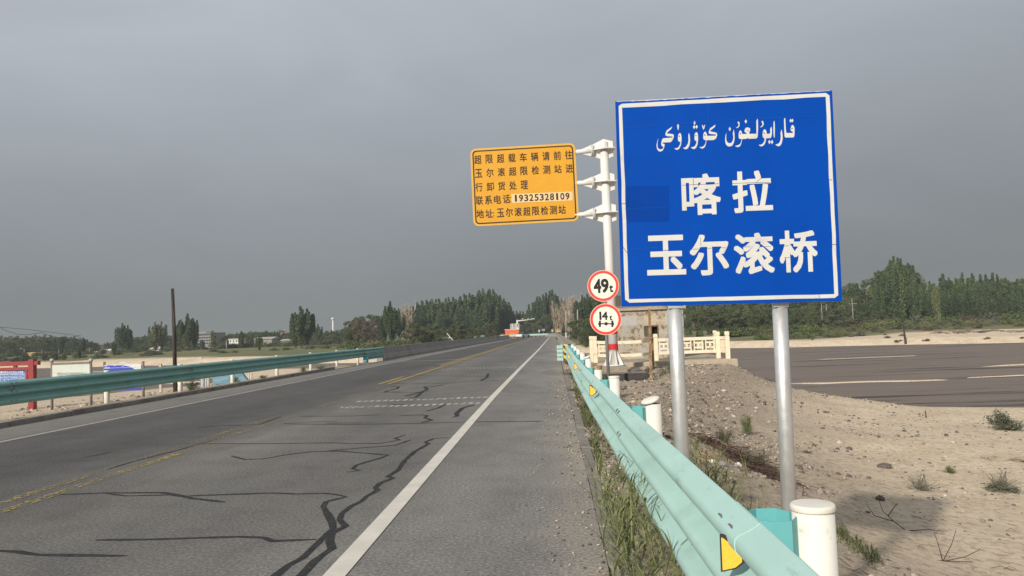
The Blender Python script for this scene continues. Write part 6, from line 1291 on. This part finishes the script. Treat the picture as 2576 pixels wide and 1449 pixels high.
def big_stone(px, py, r, mt_, lb, sq=.75, lo=1.5):
    q = hit(px, py, lo, 60); mb = MB(); bm = bmesh.new(); bmesh.ops.create_icosphere(bm, subdivisions=2, radius=1)
    for v in bm.verts:
        k = 1 + .35 * float(vnoise(np.array(v.co.x * 2 + px), np.array(v.co.y * 2 + v.co.z * 3), .8, 5)); v.co = Vector((v.co.x * 1.15, v.co.y * .8, v.co.z * sq)) * k * r + q + Vector((0, 0, r * .3))
    bm.verts.index_update(); mb.add([v.co for v in bm.verts], [[v.index for v in f.verts] for f in bm.faces]); bm.free(); return tag(mb.build('stone', mt_), lb, 'stone')
M_STW = simple('white_stone', (.62, .59, .53), .9, var=.12, scale=20); M_STG = simple('grey_stone', (.30, .30, .31), .9, var=.15, scale=20)
big_stone(1791, 1164, .045, M_STW, 'left white stone below the brushwood heap'); big_stone(1814, 1171, .06, M_STG, 'grey stone between the two white ones'); big_stone(1858, 1172, .04, M_STW, 'right white stone below the brushwood heap', 1.1)
big_stone(1524, 1334, .055, simple('half_dark_stone', (.30, .27, .24), .9, var=.6, scale=9), 'pale stone with a dark top in the roadside reeds')
for px, py, r, lb in ((1820, 985, .09, 'round pale boulder high on the gravel slope'), (2310, 1117, .12, 'brown flat rock on the sand below the slope'), (2240, 1110, .10, 'brown rock left of the flat rock on the sand'), (2225, 1177, .12, 'low dark rock by the dry wispy shrub')): big_stone(px, py, r, M_ST4 if 'brown' in lb else (M_ST2 if 'pale' in lb else M_ST3), lb, .5)
# reed grass at the foot of the rail
M_GRASS = leafmat('roadside_grass', (.09, .11, .045), (.165, .185, .085), (.29, .285, .15), 6); M_STRAW = simple('straw', (.46, .36, .17), .9, var=.2, scale=20)
def blade(V, Fc, p, az, L, w, el0, droop, n=5):
    o = len(V); q = Vector(p); el = el0; side = Vector((-math.sin(az), math.cos(az), 0))
    for k in range(n + 1):
        ww = w * (1 - (k / n) ** 1.6) * (.55 + .45 * min(1, k / 1.5)) * .5 + .0004; V += [tuple(q - side * ww), tuple(q + side * ww)]
        q = q + Vector((math.cos(az) * math.cos(el), math.sin(az) * math.cos(el), math.sin(el))) * (L / n); el -= droop / n
    for k in range(n): Fc.append((o + 2 * k, o + 2 * k + 1, o + 2 * k + 3, o + 2 * k + 2))
def reeds(name, stems, mat, kind=None, label=None, cat=None, Hs=(.3, .5), wl=.012, group=None):
    V, Fc = [], []
    for x, y in stems:
        z = hz(x, y) - .01; Hh = random.uniform(*Hs); az = random.uniform(0, 6.28); lean = random.uniform(.03, .35); p = Vector((x, y, z)); d = Vector((math.cos(az) * lean, math.sin(az) * lean, 1)).normalized()
        blade(V, Fc, p, az, Hh, .005, math.pi / 2 - lean, .25, 4)
        for k in range(random.randint(4, 7)):
            t = random.uniform(.1, .95); blade(V, Fc, p + d * Hh * t, random.uniform(0, 6.28), random.uniform(.5, 1) * Hh * .62, random.uniform(.7, 1.3) * wl, random.uniform(.7, 1.35), random.uniform(.3, 1.5))
    me = bpy.data.meshes.new(name); me.from_pydata(V, [], Fc); a = me.attributes.new('tint', 'FLOAT', 'POINT'); a.data.foreach_set('value', np.repeat(rng.uniform(.05, .5, len(V) // 2), 2).astype(np.float32)[:len(V)]); me.materials.append(mat)
    o = bpy.data.objects.new(name, me); C.objects.link(o); return tag(o, label, cat, group, kind)
st = []
for cx_, cy_, n, sx_, sy_ in ((.44, 6.0, 34, .06, .30), (.50, 5.3, 30, .07, .25), (.50, 4.7, 34, .08, .3), (.55, 4.1, 26, .08, .3), (.38, 5.6, 8, .05, .3), (.36, 4.6, 5, .04, .3), (.62, 3.6, 16, .08, .3)):
    st += [(random.gauss(cx_, sx_), random.gauss(cy_, sy_)) for _ in range(n)]
st = [(p[0] - .05, p[1]) for p in st if random.random() < .72]
reeds('roadside_grass', st, M_GRASS, 'stuff', Hs=(.24, .60), wl=.013)
M_GRASSD = leafmat('verge_grass', (.06, .075, .03), (.10, .12, .05), (.19, .18, .09), 6)
st = [(random.gauss(.50, .08), random.uniform(8, 27)) for _ in range(120)] + [(random.gauss(.46, .09), random.gauss(c_, .5)) for c_ in (9.5, 12.5, 14, 17) for _ in range(40)]
reeds('verge_grass', [(max(.44, x), y) for x, y in st], M_GRASSD, 'stuff', Hs=(.08, .24), wl=.012)
# grassy weeds behind the rail
st = [(random.gauss(1.55, .18), random.gauss(8.6, .7)) for _ in range(60)] + [(random.gauss(1.25, .2), random.gauss(6.0, .8)) for _ in range(36)]
reeds('dry_reed_grass', st, M_REED, 'stuff', Hs=(.25, .55), wl=.011)
st = []
for _ in range(150):
    t_ = random.random(); q = hit(2100 + 110 * t_ + random.gauss(0, 9), 1340 + 80 * t_ + random.gauss(0, 9)); st.append((q.x, q.y))
reeds('slope_grass', st, M_GRASSD, 'stuff', Hs=(.05, .12), wl=.007)
st = [(random.gauss(3.7, .25), random.gauss(26.4, .5)) for _ in range(70)] + [(random.gauss(1.25, .16), random.gauss(25, 2.5)) for _ in range(110)]; reeds('footing_grass', st, M_GRASSD, 'stuff', Hs=(.10, .34), wl=.018)
def wp(px, py, kind, r, h, lb, cat='weed', lo=1.5, hi=80, name=None, group=None):
    q = hit(px, py, lo, hi); return plant(kind, q.x, q.y, q.z - .02, r, h, lb, cat, group, name)
wp(1447, 985, ('weed', 1), .30, .22, 'low green weed by the road edge below the amber reflectors', lo=9); wp(1470, 1028, ('weed', 1), .26, .22, 'larger green weed tuft between the road and the rail', lo=7); wp(1488, 1050, ('weed', 0), .16, .14, 'small weed tuft just nearer than the larger one', lo=7); wp(1436, 945, ('weed', 1), .4, .3, 'far weed tuft by the road edge near the chevron end', lo=9)
q_ = [(1.30, 7.6, .26, .28, ('weed', 1), 'dark green weed behind the third guardrail post'), (1.05, 5.9, .24, .34, ('weed', 1), 'dark weed between the tilted lid post and the sign post'), (1.15, 5.3, .22, .40, ('weed', 1), 'dark weed beside the foot of the left sign post'), (.98, 12.5, .3, .4, ('weed', 1), 'dark bush behind the rusted top post'), (1.1, 15.2, .35, .5, ('weed', 1), 'dark bush at the foot of the thin grey signpost'), (1.25, 18, .4, .6, ('weed', 0), 'weed in the shade of the white pole footing')]
for x, y, r, h, kd, lb in q_: plant(kd, x, y, hz(x, y) - .03, r, h, lb, 'weed', None, None)
wp(1825, 1112, ('weed', 1), .24, .46, 'green leafy weed standing up from the brushwood'); wp(1905, 1175, ('weed', 1), .34, .48, 'broader green weed at the right of the brushwood'); wp(1950, 1198, ('weed', 1), .26, .26, 'green weed next to the right sign post'); wp(1880, 1095, ('weed', 0), .22, .5, 'thin branching weed above the brushwood')
wp(1815, 1058, ('weed', 1), .18, .07, 'flat green weed mat on the gravel slope'); wp(2028, 1140, ('weed', 1), .16, .12, 'small dark weed right of the right sign post'); wp(2386, 1190, ('weed', 0), .22, .17, 'compact green weed on the sand')
wp(2312, 1232, ('wisp', 0), .50, .30, 'pale dry wispy shrub on the sand', 'shrub'); wp(2512, 1232, ('wisp', 0), .55, .38, 'grey-green wispy shrub at the right edge', 'shrub'); wp(2530, 1236, ('shrub', 3), .34, .2, 'dense low base of the wispy shrub at the right edge', 'shrub')
wp(2530, 1080, ('shrub', 3), .62, .66, 'round grey-green bush standing on the sand near the water', 'shrub'); wp(2470, 1150, ('weed', 1), .5, .07, 'flat straggling weed patch on the sand'); wp(2420, 1160, ('weed', 1), .3, .06, 'smaller straggling weed patch on the sand'); wp(2560, 1160, ('weed', 1), .4, .08, 'straggling weed patch at the right picture edge')
for px, py, r, h, lb in ((590, 962, .3, .28, 'weed tuft at the middle post of the left rail'), (545, 968, .35, .3, 'weed in front of the broken block wall'), (480, 985, .35, .42, 'taller weed right of the wooden pole'), (662, 952, .3, .18, 'low weed tuft right of the block wall'), (762, 936, .35, .3, 'weed at the foot of a left rail post'), (806, 929, .35, .25, 'weed near the last left rail posts')): wp(px, py, ('weed', 0), r, h, lb, lo=12)
# brushwood heap
M_TWIG = simple('brown_twigs', (.085, .05, .04), .95, var=.4, scale=14); mb = MB()
A0, A1 = hit(1750, 1100), hit(1975, 1215)
for k in range(210):
    t = random.random(); p = A0.lerp(A1, t) + Vector((random.gauss(0, .16), random.gauss(0, .22), 0)); L = random.uniform(.25, .8); az = math.atan2((A1 - A0).y, (A1 - A0).x) + random.gauss(0, .55); P = []
    z0 = random.uniform(.0, .10) * (1.2 - abs(t - .5)); bend = random.gauss(0, .5)
    for j in range(5): P.append((p.x, p.y, hz(p.x, p.y) + z0 + random.uniform(0, .02) + (.05 * j if k % 9 == 0 else 0))); az += bend / 5; p = p + Vector((math.cos(az), math.sin(az), 0)) * L / 5
    mb.tube(P, [random.uniform(.003, .009) * (1 - .12 * j) for j in range(5)], 5)
tag(mb.build('brushwood_heap', M_TWIG), 'heap of dry reddish brown twigs between the two sign posts', 'brushwood')
mb = MB()
for k in range(70):
    p = hit(1745 + random.uniform(0, 75), 1128 + random.uniform(-6, 28)); az = random.uniform(-.4, .9); L = random.uniform(.1, .25); d = Vector((math.cos(az), math.sin(az), 0)) * L; e_ = p + d; mb.tube([(p.x, p.y, hz(p.x, p.y) + .008), (e_.x, e_.y, hz(e_.x, e_.y) + .015)], .0022, 4)
tag(mb.build('straw_litter', M_STRAW), kind='stuff')
def twig(px, py, pts, r, lb, mat=None):
    q = hit(px, py); mb = MB()
    for chain in pts: mb.tube([q + Vector(c) for c in chain], [r * (1 - .6 * i / len(chain)) for i in range(len(chain))], 6)
    return tag(mb.build('dead_twig', mat or M_TWIG), lb, 'twig')
twig(2285, 1335, [[(0, 0, -.02), (-.14, .05, .10), (-.25, .08, .22), (-.28, .1, .36), (-.22, .1, .40)], [(-.2, .06, .16), (-.1, .1, .26), (-.06, .1, .3)], [(-.14, .05, .1), (-.34, .1, .16), (-.42, .14, .3)], [(0, 0, 0), (.2, -.05, .02), (.36, -.1, .01)]], .006, 'hooked dead twig in the shadow of the blue sign')
twig(2372, 1412, [[(0, 0, -.02), (-.02, .03, .16), (-.05, .05, .3)], [(0, 0, 0), (.12, .05, .15), (.2, .1, .28)], [(0, 0, 0), (.2, -.04, .05), (.34, -.05, .12)], [(-.1, 0, .01), (.25, -.08, .01)]], .005, 'forked dead twig on the sand at the bottom')
twig(2329, 1052, [[(0, 0, -.02), (.01, 0, .14), (.0, 0, .26)]], .022, 'short dark stick standing in the sand'); twig(2019, 1249, [[(0, 0, -.02), (.01, 0, .06), (.02, 0, .12)]], .008, 'tiny dark stick right of the sign post')
for k in range(26):
    px, py = random.uniform(2060, 2560), random.uniform(1200, 1440); az = random.uniform(-.6, .6); L = random.uniform(.06, .22); c = math.cos(az) * L
    if k == 0: lit = MB()
    q = hit(px, py); e_ = q + Vector((c, math.sin(az) * L, 0)); lit.tube([(q.x, q.y, hz(q.x, q.y) + .008), ((q.x + e_.x) / 2, (q.y + e_.y) / 2 + .01, hz(q.x, q.y) + .02), (e_.x, e_.y, hz(e_.x, e_.y) + .008)], [.0025, .003, .0015], 5)
tag(lit.build('twig_litter', M_TWIG), kind='stuff')

# ------------------------------------------------------------------ haze
HZ = True
if HZ:
    mb = MB(); mb.box((-4300, -30, -4.2), (4300, 5200, 42)); hm = bpy.data.materials.new('haze'); hm.use_nodes = True; nd = hm.node_tree.nodes; ln = hm.node_tree.links
    for n in list(nd):
        if n.type == 'BSDF_PRINCIPLED': nd.remove(n)
    pv = nd.new('ShaderNodeVolumePrincipled'); pv.inputs['Color'].default_value = (.40, .44, .48, 1); pv.inputs['Density'].default_value = .00065; pv.inputs['Anisotropy'].default_value = 0.0
    ln.new(pv.outputs[0], nd['Material Output'].inputs['Volume']); o = mb.build('haze', hm); tag(o, kind='stuff')
